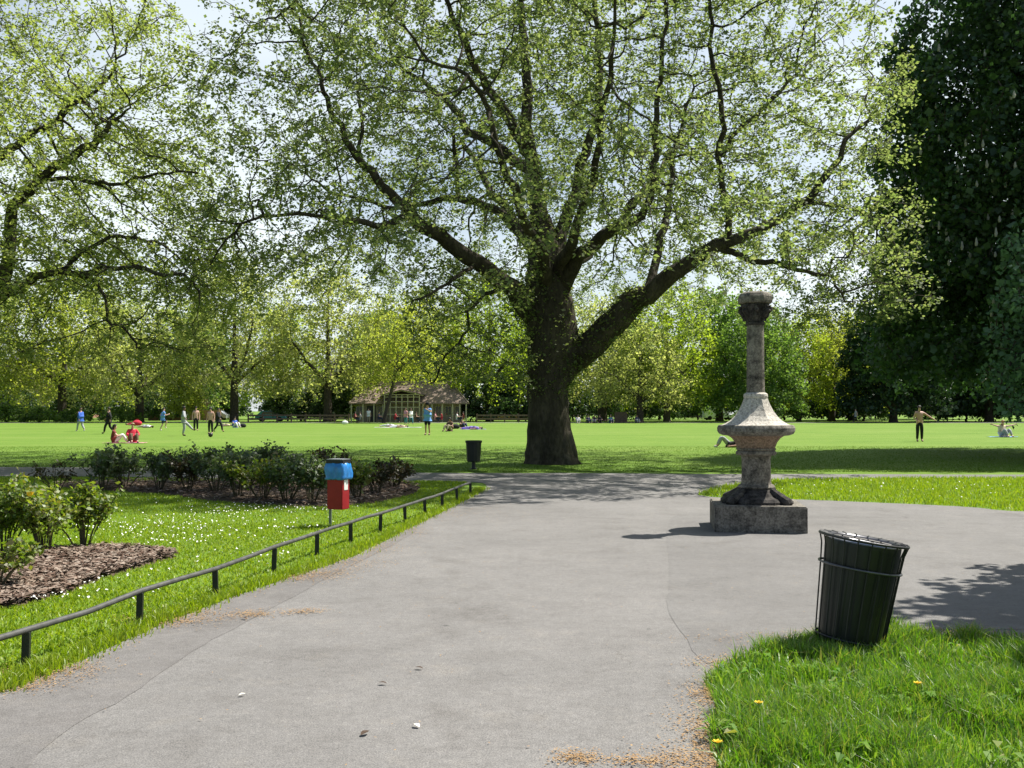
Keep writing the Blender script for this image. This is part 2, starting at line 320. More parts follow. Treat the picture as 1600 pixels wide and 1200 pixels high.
def path_px(*a): return [G(x, y) for x, y in a]
left_edge = path_px((0, 1085), (110, 1040), (225, 988), (345, 940), (470, 898), (560, 866), (640, 826), (700, 796), (740, 775), (758, 764))
main = [Vector((-2.3, -6, 0)), Vector((-2.95, 3.5, 0))] + left_edge + path_px((752, 755), (690, 752), (600, 751), (400, 749), (200, 746), (-60, 744)) + [Vector((-40, 24.5, 0)), Vector((-40, 27.8, 0))] + \
    path_px((0, 730), (300, 734), (560, 738), (760, 739.5), (900, 739.5), (1080, 741), (1250, 741), (1450, 741.5), (1640, 742)) + [Vector((40, 24.4, 0)), Vector((40, 23.2, 0))] + \
    path_px((1600, 747), (1380, 748), (1220, 750), (1150, 757), (1096, 769), (1098, 775), (1150, 779), (1250, 781), (1400, 787), (1520, 793), (1640, 801)) + [Vector((14, 14.2, 0)), Vector((30, 10, 0)), Vector((30, 5.5, 0)), Vector((9, 6.7, 0))] + \
    path_px((1600, 1003), (1480, 1000), (1400, 992), (1330, 992), (1260, 1004), (1180, 1027), (1118, 1050), (1106, 1075), (1120, 1115), (1112, 1160), (1125, 1210)) + [Vector((1.0, 3.2, 0)), Vector((1.3, 1.5, 0)), Vector((1.2, -6, 0))]
main_s = smooth_closed(main, 8, 0.02, 3)
tag(sheet('asphalt_path', main_s, 0.006, M['asphalt']))
# a strip of newer, greyer surfacing along the fence and a resurfaced junction on the right
strip = [Vector((-2.2, -5, 0)), Vector((-2.85, 3.5, 0))] + [p + Vector((0.06, 0, 0)) for p in left_edge[:7]] + path_px((640, 838), (520, 900), (400, 965), (300, 1020), (200, 1090), (60, 1180)) + [Vector((-1.75, 2.5, 0)), Vector((-1.2, -5, 0))]
strip_s = smooth_closed(strip, 6, 0.012, 5)
tag(sheet('path_strip', strip_s, 0.0085, M['asphalt_grey']))
junc = path_px((1118, 1045), (1060, 985), (1044, 940), (1048, 900), (1046, 815), (1100, 800), (1300, 792), (1560, 803)) + [Vector((12, 12.5, 0)), Vector((12, 7.6, 0))] + path_px((1590, 985), (1300, 985), (1180, 1015))
tag(sheet('path_junction', smooth_closed(junc, 4, .015, 8), 0.0085, M['asphalt_dark']))
far = [Vector((-140, 118.5, 0)), Vector((140, 118.5, 0)), Vector((140, 122.5, 0)), Vector((-140, 122.5, 0))]
tag(sheet('far_path', far, 0.008, M['asphalt']))

# mulch beds (gentle mounds)
near_bed = smooth_closed(path_px((-60, 880), (60, 866), (150, 858), (215, 860), (272, 870), (230, 884), (160, 905), (80, 935), (-20, 955), (-120, 955)), 6, 0.04, 1)
far_bed = smooth_closed(path_px((250, 772), (320, 782), (430, 790), (520, 791), (600, 783), (652, 768), (640, 757), (560, 752), (330, 752), (180, 753), (90, 757), (120, 765)), 6, 0.05, 2)
def mound(name, pts, h):
    c = sum(pts, Vector()) / len(pts); bm = bmesh.new(); rings = []
    r = random.Random(4)
    for s, z in ((1, 0.0), (0.97, 0.35), (0.85, 0.8), (0.6, 1), (0.3, 1)):
        rings.append([bm.verts.new((c.x + (p.x - c.x) * s, c.y + (p.y - c.y) * s, 0.002 + h * z + r.uniform(-1, 1) * 0.01 * z)) for p in pts])
    n = len(pts)
    for A, B in zip(rings, rings[1:]):
        for i in range(n): bm.faces.new((A[i], A[(i + 1) % n], B[(i + 1) % n], B[i]))
    bm.faces.new(rings[-1])
    return tag(bmobj(name, bm, M['soil'], smooth=True), kind='structure')
mound('soil_bed', near_bed, 0.05); mound('soil_bed', far_bed, 0.06)

def scatter(poly, n, ymax=None, dens=None):
    xs = [p.x for p in poly]; ys = [p.y for p in poly]
    X = rng.uniform(min(xs), max(xs), n); Y = rng.uniform(min(ys), max(ys), n)
    k = inside(poly, X, Y); return X[k], Y[k]
def chips(name, X, Y, Z, smin, smax, mat, thick=0.6, up=0.35):
    """little irregular flakes lying on the ground"""
    n = len(X); a = rng.uniform(0, 2 * math.pi, n); L_ = rng.uniform(smin, smax, n); W = L_ * rng.uniform(0.25, thick, n)
    u = np.stack([np.cos(a), np.sin(a), rng.uniform(-up, up, n)], 1); v = np.stack([-np.sin(a), np.cos(a), rng.uniform(-up, up, n)], 1)
    c = np.stack([X, Y, Z], 1); u *= L_[:, None] / 2; v *= W[:, None] / 2
    V = np.stack([c - u - v * rng.uniform(.3, 1, (n, 1)), c + u - v, c + u * rng.uniform(.6, 1.1, (n, 1)) + v, c - u + v], 1).reshape(-1, 3)
    return tag(link(name, npmesh(name, V, np.arange(4 * n).reshape(-1, 4)), mat), kind='stuff')
X, Y = scatter(near_bed, 26000); chips('bark_chippings', X, Y, 0.05 + rng.uniform(-0.012, 0.035, len(X)), 0.02, 0.075, M['chip'])
X, Y = scatter(far_bed, 14000); chips('bark_chippings', X, Y, 0.06 + rng.uniform(-0.01, 0.03, len(X)), 0.03, 0.09, M['chip'])

# catkin litter in drifts along the path edges
LX, LY = [], []
def drift(px, py, n, sx, sy):
    c = G(px, py); n = int(n * 1.7); LX.append(rng.normal(c.x, sx * 1.1, n)); LY.append(rng.normal(c.y, sy * 1.1, n))
for px, py, n, sx, sy in ((75, 1052, 900, .16, .12), (20, 1075, 500, .15, .1), (265, 972, 900, .2, .12), (300, 960, 300, .2, .1), (395, 962, 420, .1, .07), (475, 958, 260, .08, .06), (500, 900, 700, .16, .18), (545, 882, 700, .2, .25), (590, 858, 600, .18, .3),
                          (460, 905, 300, .12, .1), (640, 832, 400, .15, .4), (690, 805, 300, .2, .5), (760, 800, 260, .3, .6), (1118, 1090, 900, .07, .12), (1112, 1150, 1000, .08, .2), (1125, 1040, 300, .1, .1), (1100, 1195, 900, .12, .12), (900, 1188, 300, .06, .05), (1000, 1192, 260, .1, .04), (1230, 1000, 300, .3, .1), (1420, 990, 600, .3, .1), (1540, 995, 600, .3, .1)):
    drift(px, py, n, sx, sy)
for i in range(len(left_edge) - 1):
    a, b_ = left_edge[i], left_edge[i + 1]; n = int((b_ - a).length * 130); t = rng.uniform(0, 1, n)
    LX.append(a.x + (b_.x - a.x) * t + rng.normal(0.03, .1, n)); LY.append(a.y + (b_.y - a.y) * t + rng.normal(0, .08, n))
n = 900; LX.append(rng.uniform(-3, 6, n)); LY.append(rng.uniform(4.4, 16, n))
LX = np.concatenate(LX); LY = np.concatenate(LY)
chips('catkin_litter', LX, LY, 0.014 + rng.uniform(0, 0.008, len(LX)), 0.003, 0.015, M['litter'], 0.8, 0.2)
# the few single leaves lying on the asphalt
def fallen_leaf(label, px, py, size, mat, rz):
    c = G(px, py); bm = bmesh.new(); pr = [(0, -.5), (.22, -.25), (.3, .05), (.15, .35), (0, .55), (-.15, .35), (-.28, .05), (-.2, -.25)]
    ctr = bm.verts.new((0, 0, .01)); vs = [bm.verts.new((x * size, y * size, 0.006 + abs(x) * size * .5)) for x, y in pr]
    for i in range(8): bm.faces.new((ctr, vs[i], vs[(i + 1) % 8]))
    o = bmobj('fallen_leaf', bm, mat); o.location = (c.x, c.y, 0.012); o.rotation_euler = (0.1, 0.05, rz)
    tag(o, label, 'leaf')
brownleaf = simple('brown_leaf', (0.06, 0.035, 0.02), 0.8); paleleaf = simple('pale_leaf', (0.75, 0.72, 0.6), 0.8)
fallen_leaf('pale cream leaf lying on the asphalt near the bottom of the photo', 651, 1139, .05, paleleaf, .7)
fallen_leaf('dark brown curled leaf beside the pale leaf on the asphalt', 570, 1151, .06, brownleaf, -.6)
fallen_leaf('small brown leaf in the middle of the path, uppermost of three brown ones', 655, 1048, .05, brownleaf, 1.3)
fallen_leaf('brown leaf on asphalt halfway between the other brown leaves', 598, 1072, .05, brownleaf, 1.5)
fallen_leaf('small whitish petal on grey asphalt left of the brown leaves', 378, 1090, .04, paleleaf, -1)
fallen_leaf('small black leaf on the grey path strip by the low rail', 382, 970, .05, brownleaf, 1)

# ------------------------------------------------------------------ grass blades
def blades(name, X, Y, h0, h1, w, mat, z=0.0, lean=0.6):
    n = len(X); a = rng.uniform(0, 2 * math.pi, n); h = rng.uniform(h0, h1, n)
    l = rng.uniform(0.05, lean, n) * h; la = rng.uniform(0, 2 * math.pi, n)
    side = np.stack([np.cos(a), np.sin(a), np.zeros(n)], 1) * (w * rng.uniform(.6, 1.3, n))[:, None]
    base = np.stack([X, Y, np.full(n, z)], 1); ld = np.stack([np.cos(la), np.sin(la), np.zeros(n)], 1) * l[:, None]; up = np.array([0, 0, 1.0])
    m = base + ld * .35 + up * (h * .6)[:, None]; t = base + ld + up * (h * (1 - .25 * (l / h) ** 2))[:, None]
    V = np.stack([base - side, base + side, m + side * .75, m - side * .75, t], 1).reshape(-1, 3)
    k = np.arange(n)[:, None] * 5
    F_ = np.concatenate([k + np.array([[0, 1, 2]]), k + np.array([[0, 2, 3]]), k + np.array([[3, 2, 4]])], 0)
    return tag(link(name, npmesh(name, V, F_), mat), kind='stuff')
def not_path(X, Y): return ~inside(main_s, X, Y)
def beds(X, Y): return inside(near_bed, X, Y) | inside(far_bed, X, Y)
# tall tussocky patch at the bin
n = 190000; X = rng.uniform(0.75, 5.2, n); Y = rng.uniform(3.9, 7.2, n)
cl = np.sin(X * 7.3 + 2 * np.sin(Y * 5)) * np.sin(Y * 6.1 + 1.7 * np.sin(X * 4.1)) + np.sin(X * 2.9 + 1) * np.sin(Y * 3.3 + X)
k = not_path(X, Y) & visible(X, Y) & (rng.uniform(0, 1, n) < 0.55 + 0.35 * np.clip(cl, -1, 1))
Xk, Yk, ck = X[k], Y[k], cl[k]
s = ck > 0.25
blades('tall_grass', Xk[s], Yk[s], 0.07, 0.19, 0.0035, M['blade'], lean=0.95)
blades('tall_grass', Xk[~s], Yk[~s], 0.04, 0.12, 0.0035, M['blade'], lean=0.9)
k2 = rng.uniform(0, 1, len(Xk)) < .05; blades('tall_grass', Xk[k2], Yk[k2], 0.07, 0.16, 0.007, M['blade'], lean=1.3)
n = 90; wx = rng.uniform(.9, 4.6, n); wy = rng.uniform(4.2, 6.6, n); k = not_path(wx, wy) & visible(wx, wy); wx, wy = wx[k], wy[k]
V, Fc = [], []
for x, y in zip(wx, wy):
    for j in range(rng.integers(5, 10)):
        a = rng.uniform(0, 6.28); l_ = rng.uniform(.05, .11); w_ = l_ * rng.uniform(.12, .24); u = np.array([math.cos(a), math.sin(a), 0]); v = np.array([-math.sin(a), math.cos(a), 0]); c = np.array([x, y, rng.uniform(.02, .09)]); b0 = len(V)
        V += [c, c + u * l_ * .5 + v * w_ + [0, 0, .03], c + u * l_ + [0, 0, .015], c + u * l_ * .5 - v * w_ + [0, 0, .03]]; Fc.append((b0, b0 + 1, b0 + 2, b0 + 3))
tag(link('lawn_weeds', npmesh('lawn_weeds', np.array(V), np.array(Fc)), M['blade']), kind='stuff')
bc = G(1324, 1016); n = 3000; a = rng.uniform(0, 6.28, n); q = .2 + .32 * rng.uniform(0, 1, n) ** 1.4; X = bc.x + q * np.cos(a); Y = bc.y - .03 + q * np.sin(a) * .75
k = not_path(X, Y); blades('tall_grass', X[k], Y[k], 0.04, 0.14, 0.0035, M['blade'], lean=0.9)
# lawn on the left (mown), denser near the camera
XA, YA = [], []
for y0, y1, dn in ((4.5, 9, 2600), (9, 14, 1500), (14, 23.5, 800)):
    xx0 = -0.56 * y1 - .3; n = int((y1 - y0) * (-1.0 - xx0) * dn); X = rng.uniform(xx0, -1.0, n); Y = rng.uniform(y0, y1, n)
    k = not_path(X, Y) & visible(X, Y) & ~(beds(X, Y) & (rng.uniform(0, 1, n) > .04)); XA.append(X[k]); YA.append(Y[k])
XA = np.concatenate(XA); YA = np.concatenate(YA)
blades('mown_grass', XA, YA, 0.015, 0.05, 0.006, M['blade_short'], lean=1.5)
n = 60000; X = rng.uniform(2.5, 15, n); Y = rng.uniform(15.5, 23.5, n); k = not_path(X, Y) & visible(X, Y)
blades('verge_grass', X[k], Y[k], 0.03, 0.10, 0.007, M['blade_short'], lean=1.2)
n = 130000; X = rng.uniform(-22, 24, n); Y = 25.5 + 18 * rng.uniform(0, 1, n) ** 1.7; k = not_path(X, Y) & visible(X, Y)
blades('verge_grass', X[k], Y[k], 0.01, 0.032, 0.008, M['blade_verge'], lean=1.6)
# ragged grass right at the rail
t = rng.uniform(0, 1, 9000); idx = rng.integers(0, len(left_edge) - 1, 9000)
ex = np.array([p.x for p in left_edge]); ey = np.array([p.y for p in left_edge])
X = ex[idx] + (ex[idx + 1] - ex[idx]) * t + rng.normal(-.08, .07, 9000); Y = ey[idx] + (ey[idx + 1] - ey[idx]) * t
blades('edge_grass', X, Y, 0.03, 0.10, 0.005, M['blade_short'], lean=1.0)
# daisies
def daisies(X, Y, r):
    n = len(X); V = []; a0 = rng.uniform(0, 6.28, n)
    for k_ in range(6): V.append(np.stack([X + r * np.cos(a0 + k_ * 1.047), Y + r * np.sin(a0 + k_ * 1.047), 0.05 + rng.uniform(0, .02, n)], 1))
    V = np.stack(V, 1).reshape(-1, 3)
    return tag(link('daisies', npmesh('daisies', V, np.arange(6 * n).reshape(-1, 6)), M['daisy']), kind='stuff')
DX, DY = [], []
for px, py, n, sx, sy in ((260, 830, 300, .8, .7), (300, 815, 260, .7, .7), (420, 800, 260, .9, .5), (390, 795, 150, .6, .4), (180, 828, 120, .4, .5), (350, 840, 120, .6, .5), (280, 850, 90, .4, .3), (210, 915, 50, .5, .3), (150, 930, 40, .5, .3), (60, 940, 50, .2, .1), (120, 900, 50, .5, .2), (330, 870, 40, .5, .3), (470, 830, 50, .3, .4), (380, 880, 40, .3, .3), (260, 785, 60, .6, .4)):
    n = int(n * .36); c = G(px, py); DX.append(rng.normal(c.x, sx, n)); DY.append(rng.normal(c.y, sy, n))
DX = np.concatenate(DX); DY = np.concatenate(DY); k = not_path(DX, DY) & ~beds(DX, DY); daisies(DX[k], DY[k], 0.011)
n = 120; X = rng.uniform(3, 13, n); Y = rng.normal(20, 1.4, n); k = not_path(X, Y); daisies(X[k], Y[k], 0.015)
for lab, px, py in (('yellow dandelion in the tall grass straight below the leaning bin', 1432, 1088), ('yellow dandelion nearest the path edge in the tall grass', 1183, 1122), ('half hidden yellow dandelion at the very bottom grass edge', 1118, 1190)):
    c = G(px, py + 25); r = empty('dandelion', (c.x, c.y, 0)); tag(r, lab, 'flower', 'dandelions in the tall grass')
    bm = bmesh.new(); rod(bm, [(0, 0, 0), (.01, 0, .09), (.012, .01, .145)], .0025, 5); bmobj('stem', bm, M['blade'], r)
    bm = bmesh.new()
    for i in range(26):
        a = i * 2.4; q = .006 + .014 * (i % 3) / 2; bm.faces.new([bm.verts.new((.012 + x, .01 + y, z)) for x, y, z in ((0, 0, .145), (q * math.cos(a - .25), q * math.sin(a - .25), .155), (1.25 * q * math.cos(a), 1.25 * q * math.sin(a), .157), (q * math.cos(a + .25), q * math.sin(a + .25), .155))])
    bmobj('flower_head', bm, M['yellow'], r)

# ------------------------------------------------------------------ trees
def grow(pos, par, att, step, di, dk, iters=90, jit=0.25, tropism=(0, 0, 0), maxn=60000):
    """space colonisation: twigs grow from the given limbs towards the points of the crown"""
    pos = [np.array(p, float) for p in pos]; par = list(par); A = np.array(att, float)
    near = np.full(len(A), -1); nd = np.full(len(A), 1e9)
    def upd(i0):
        P_ = np.array(pos[i0:])
        for s_ in range(0, len(P_), 400):
            Q = P_[s_:s_ + 400]; D = ((A[:, None, :] - Q[None]) ** 2).sum(2); j = D.argmin(1); dm = D[np.arange(len(A)), j]
            b_ = dm < nd; nd[b_] = dm[b_]; near[b_] = j[b_] + i0 + s_
    upd(0); made = {}
    trop = np.array(tropism, float)
    for it in range(iters):
        keep = nd > dk * dk; A = A[keep]; near = near[keep]; nd = nd[keep]
        if len(A) == 0: break
        act = nd < di * di
        if not act.any(): di *= 1.5; continue
        src = near[act]; PP = np.array(pos); dirs = A[act] - PP[src]; dirs /= np.linalg.norm(dirs, axis=1)[:, None] + 1e-9
        u, inv = np.unique(src, return_inverse=True); S_ = np.zeros((len(u), 3)); np.add.at(S_, inv, dirs)
        S_ /= np.linalg.norm(S_, axis=1)[:, None] + 1e-9; S_ += rng.normal(0, jit, S_.shape) + trop; S_ /= np.linalg.norm(S_, axis=1)[:, None] + 1e-9
        i0 = len(pos)
        for q, dvec in zip(u, S_):
            c = made.setdefault(int(q), [])
            if len(c) >= 3 or any(float(dvec @ e) > 0.93 for e in c): continue
            c.append(dvec); pos.append(pos[q] + dvec * step); par.append(int(q))
        if len(pos) == i0: 
            di *= 1.15; dk *= 1.1
            if it > 70: break
            continue
        if len(pos) > maxn: break
        upd(i0)
    return np.array(pos), np.array(par)
def radii(par, r0, n=2.4, minr=None):
    m = len(par); s_ = np.zeros(m)
    kids = np.zeros(m, int)
    for i in range(m - 1, 0, -1):
        if par[i] >= 0: kids[par[i]] += 1
    order = np.arange(m - 1, -1, -1)
    for i in order:
        if s_[i] == 0: s_[i] = r0 ** n
        if par[i] >= 0: s_[par[i]] += s_[i]
    r = s_ ** (1 / n)
    if minr is not None: r[:len(minr)] = np.maximum(minr, np.minimum(r[:len(minr)], minr * 1.04))
    for i in range(len(minr) if minr is not None else 1, m): r[i] = min(r[i], max(r0, r[par[i]] * 0.9))
    return r
def tubes(name, pos, par, r, mat, parent, rough=0.0, big=0.1):
    m = len(pos); kids = [[] for _ in range(m)]
    for i in range(m):
        if par[i] >= 0: kids[par[i]].append(i)
    chains = []; st = [(i, None) for i in range(m) if par[i] < 0]
    while st:
        i, p = st.pop(); ch = [] if p is None else [p]
        while True:
            ch.append(i)
            if not kids[i]: break
            ks = sorted(kids[i], key=lambda q: -r[q]); 
            for q in ks[1:]: st.append((q, i))
            i = ks[0]
        if len(ch) > 1: chains.append(ch)
    VV, FF, off = [], [], 0
    for lo, hi, sides in ((0, 0.018, 3), (0.018, big, 6), (big, 99, 22)):
        sel = [c for c in chains if lo <= r[c[1]] < hi]
        if not sel: continue
        idx = np.concatenate(sel); first = np.concatenate([[1] + [0] * (len(c) - 1) for c in sel]).astype(bool)
        last = np.concatenate([[0] * (len(c) - 1) + [1] for c in sel]).astype(bool)
        p = pos[idx]; rr = r[idx].copy(); f_i = np.where(first)[0]; rr[f_i] = np.minimum(rr[f_i], rr[f_i + 1] * 1.25)
        t = np.zeros_like(p); t[:-1] += np.where(last[:-1, None], 0, p[1:] - p[:-1]); t[1:] += np.where(first[1:, None], 0, p[1:] - p[:-1])
        t /= np.linalg.norm(t, axis=1)[:, None] + 1e-9
        ref = np.array([0.12, 0.98, 0.15]); u = np.cross(t, ref); u /= np.linalg.norm(u, axis=1)[:, None] + 1e-9; v = np.cross(t, u)
        a = np.arange(sides) * 2 * math.pi / sides
        rad = rr[:, None] * np.ones((1, sides))
        if sides > 8 and rough:
            z = p[:, 2][:, None]; x = p[:, 0][:, None]
            rad = rad * (1 + rough * (np.sin(3 * a[None] + z * 1.1 + x) * .5 + np.sin(5 * a[None] - z * 1.9) * .35 + np.sin(9 * a[None] + z * 3.3) * .22 + rng.normal(0, .25, rad.shape)))
        V = p[:, None, :] + rad[..., None] * (np.cos(a)[None, :, None] * u[:, None] + np.sin(a)[None, :, None] * v[:, None])
        V = V.reshape(-1, 3); k = np.where(~last)[0]
        j = np.arange(sides); j2 = (j + 1) % sides
        Fq = np.stack([(k[:, None] * sides + j), (k[:, None] * sides + j2), ((k[:, None] + 1) * sides + j2), ((k[:, None] + 1) * sides + j)], 2).reshape(-1, 4)
        VV.append(V); FF.append(Fq + off); off += len(V)
    return link(name, npmesh(name, np.concatenate(VV), np.concatenate(FF), True), mat, parent)
def leaves(name, c, size, mat, parent, flat=0.7, droop=0.3, aspect=0.8, axis=None):
    n = len(c); nz = rng.normal(0, 1, (n, 3)); nz[:, 2] = np.abs(nz[:, 2]) + flat * 1.5; nz /= np.linalg.norm(nz, axis=1)[:, None]
    d = rng.normal(0, 1, (n, 3)); d[:, 2] -= droop; d -= (d * nz).sum(1)[:, None] * nz; d /= np.linalg.norm(d, axis=1)[:, None] + 1e-9
    s_ = np.cross(nz, d); L_ = size * np.exp(rng.normal(0, .25, n)); 
    L_ = L_[:, None]; W = L_ * aspect * 0.5; fold = nz * L_ * rng.uniform(-.05, .2, (n, 1))
    V = np.stack([c - d * L_ * .5, c + s_ * W + d * L_ * rng.uniform(-.15, .15, (n, 1)) + fold, c + d * L_ * .55, c - s_ * W + d * L_ * rng.uniform(-.15, .15, (n, 1)) + fold], 1).reshape(-1, 3)
    return link(name, npmesh(name, V, np.arange(4 * n).reshape(-1, 4)), mat, parent)
def on_twigs(pos, par, r, rmax, per, spread, hang=0.0):
    k = np.where((r < rmax) & (par >= 0))[0]; k = np.repeat(k, per); t = rng.uniform(0, 1, (len(k), 1))
    p = pos[k] * t + pos[par[k]] * (1 - t) + rng.normal(0, spread, (len(k), 3)); p[:, 2] -= hang * rng.uniform(0, 1, len(k)); return p
def bunches(pos, par, r, rmax, share, k1, k0, spread, hang=0.0):
    """leaves in tufts on some of the twigs and only a few on the others"""
    k = np.where((r < rmax) & (par >= 0))[0]; u = rng.uniform(0, 1, len(k)); n = np.where(u < share, k1, k0); n = rng.poisson(n)
    tip = pos[k] + rng.normal(0, .05, (len(k), 3)); q = np.repeat(np.arange(len(k)), n)
    p = tip[q] + rng.normal(0, spread, (len(q), 3)) * np.array([1, 1, .7]); p[:, 2] -= hang * rng.uniform(0, 1, len(q)); return p
def clumpy(Q, s_, thr):
    """keep crown points where a lumpy field is dense, so the crown has gaps"""
    v = np.sin(Q[:, 0] * s_ + 1.3 * np.sin(Q[:, 1] * s_ * .8)) + np.sin(Q[:, 1] * s_ * 1.1 + 1.7 * np.sin(Q[:, 2] * s_)) + np.sin(Q[:, 2] * s_ * 1.2 + 1.1 * np.sin(Q[:, 0] * s_ * 1.3))
    return Q[v > thr]
def limbs(base_nodes, specs, step):
    """base_nodes: list of (x,y,z,r) for the trunk; specs: list of [(x,y,z,r)...] limbs joined to the nearest existing node"""
    pos, par, mr = [], [], []
    def add(poly, root, wander=.0):
        last = root
        pts = [np.array(q, float) for q in poly]
        if len(pts) > 3:                      # round the joints, then let the limb wander
            sm = [pts[0]]
            for i in range(len(pts) - 1):
                p0, p1, p2, p3 = pts[max(0, i - 1)], pts[i], pts[i + 1], pts[min(len(pts) - 1, i + 2)]
                for t in (.25, .5, .75, 1.0):
                    sm.append(.5 * (2 * p1 + (p2 - p0) * t + (2 * p0 - 5 * p1 + 4 * p2 - p3) * t * t + (3 * p1 - p0 - 3 * p2 + p3) * t ** 3))
            L_ = np.cumsum([0] + [np.linalg.norm((b_ - a)[:3]) for a, b_ in zip(sm, sm[1:])]); ph = rng.uniform(0, 6.28, 6)
            for q, l_ in zip(sm, L_):
                am = wander * min(1, l_ / 1.5) * np.clip(.35 / max(q[3], .02), .1, 1.0)
                q[:3] += am * np.array([np.sin(l_ * 1.9 + ph[0]) + .6 * np.sin(l_ * 4.3 + ph[1]), np.sin(l_ * 1.6 + ph[2]), np.sin(l_ * 2.2 + ph[3]) + .6 * np.sin(l_ * 4.9 + ph[4])])
            pts = sm
        for a, b_ in zip(pts, pts[1:]):
            n = max(1, int(np.linalg.norm((b_ - a)[:3]) / step))
            for k in range(n if b_ is not pts[-1] else n + 1):
                q = a + (b_ - a) * k / n
                if last == -1 or np.linalg.norm(pos[last] - q[:3]) > step * .3:
                    pos.append(q[:3] + rng.normal(0, .03, 3) * min(1, .2 / q[3])); par.append(last); mr.append(q[3]); last = len(pos) - 1
    add(base_nodes, -1)
    for sp in specs:
        q = np.array(sp[0][:3]); D = [np.linalg.norm(q - p) for p in pos]; add(sp, int(np.argmin(D)), .05)
    return pos, par, np.array(mr)

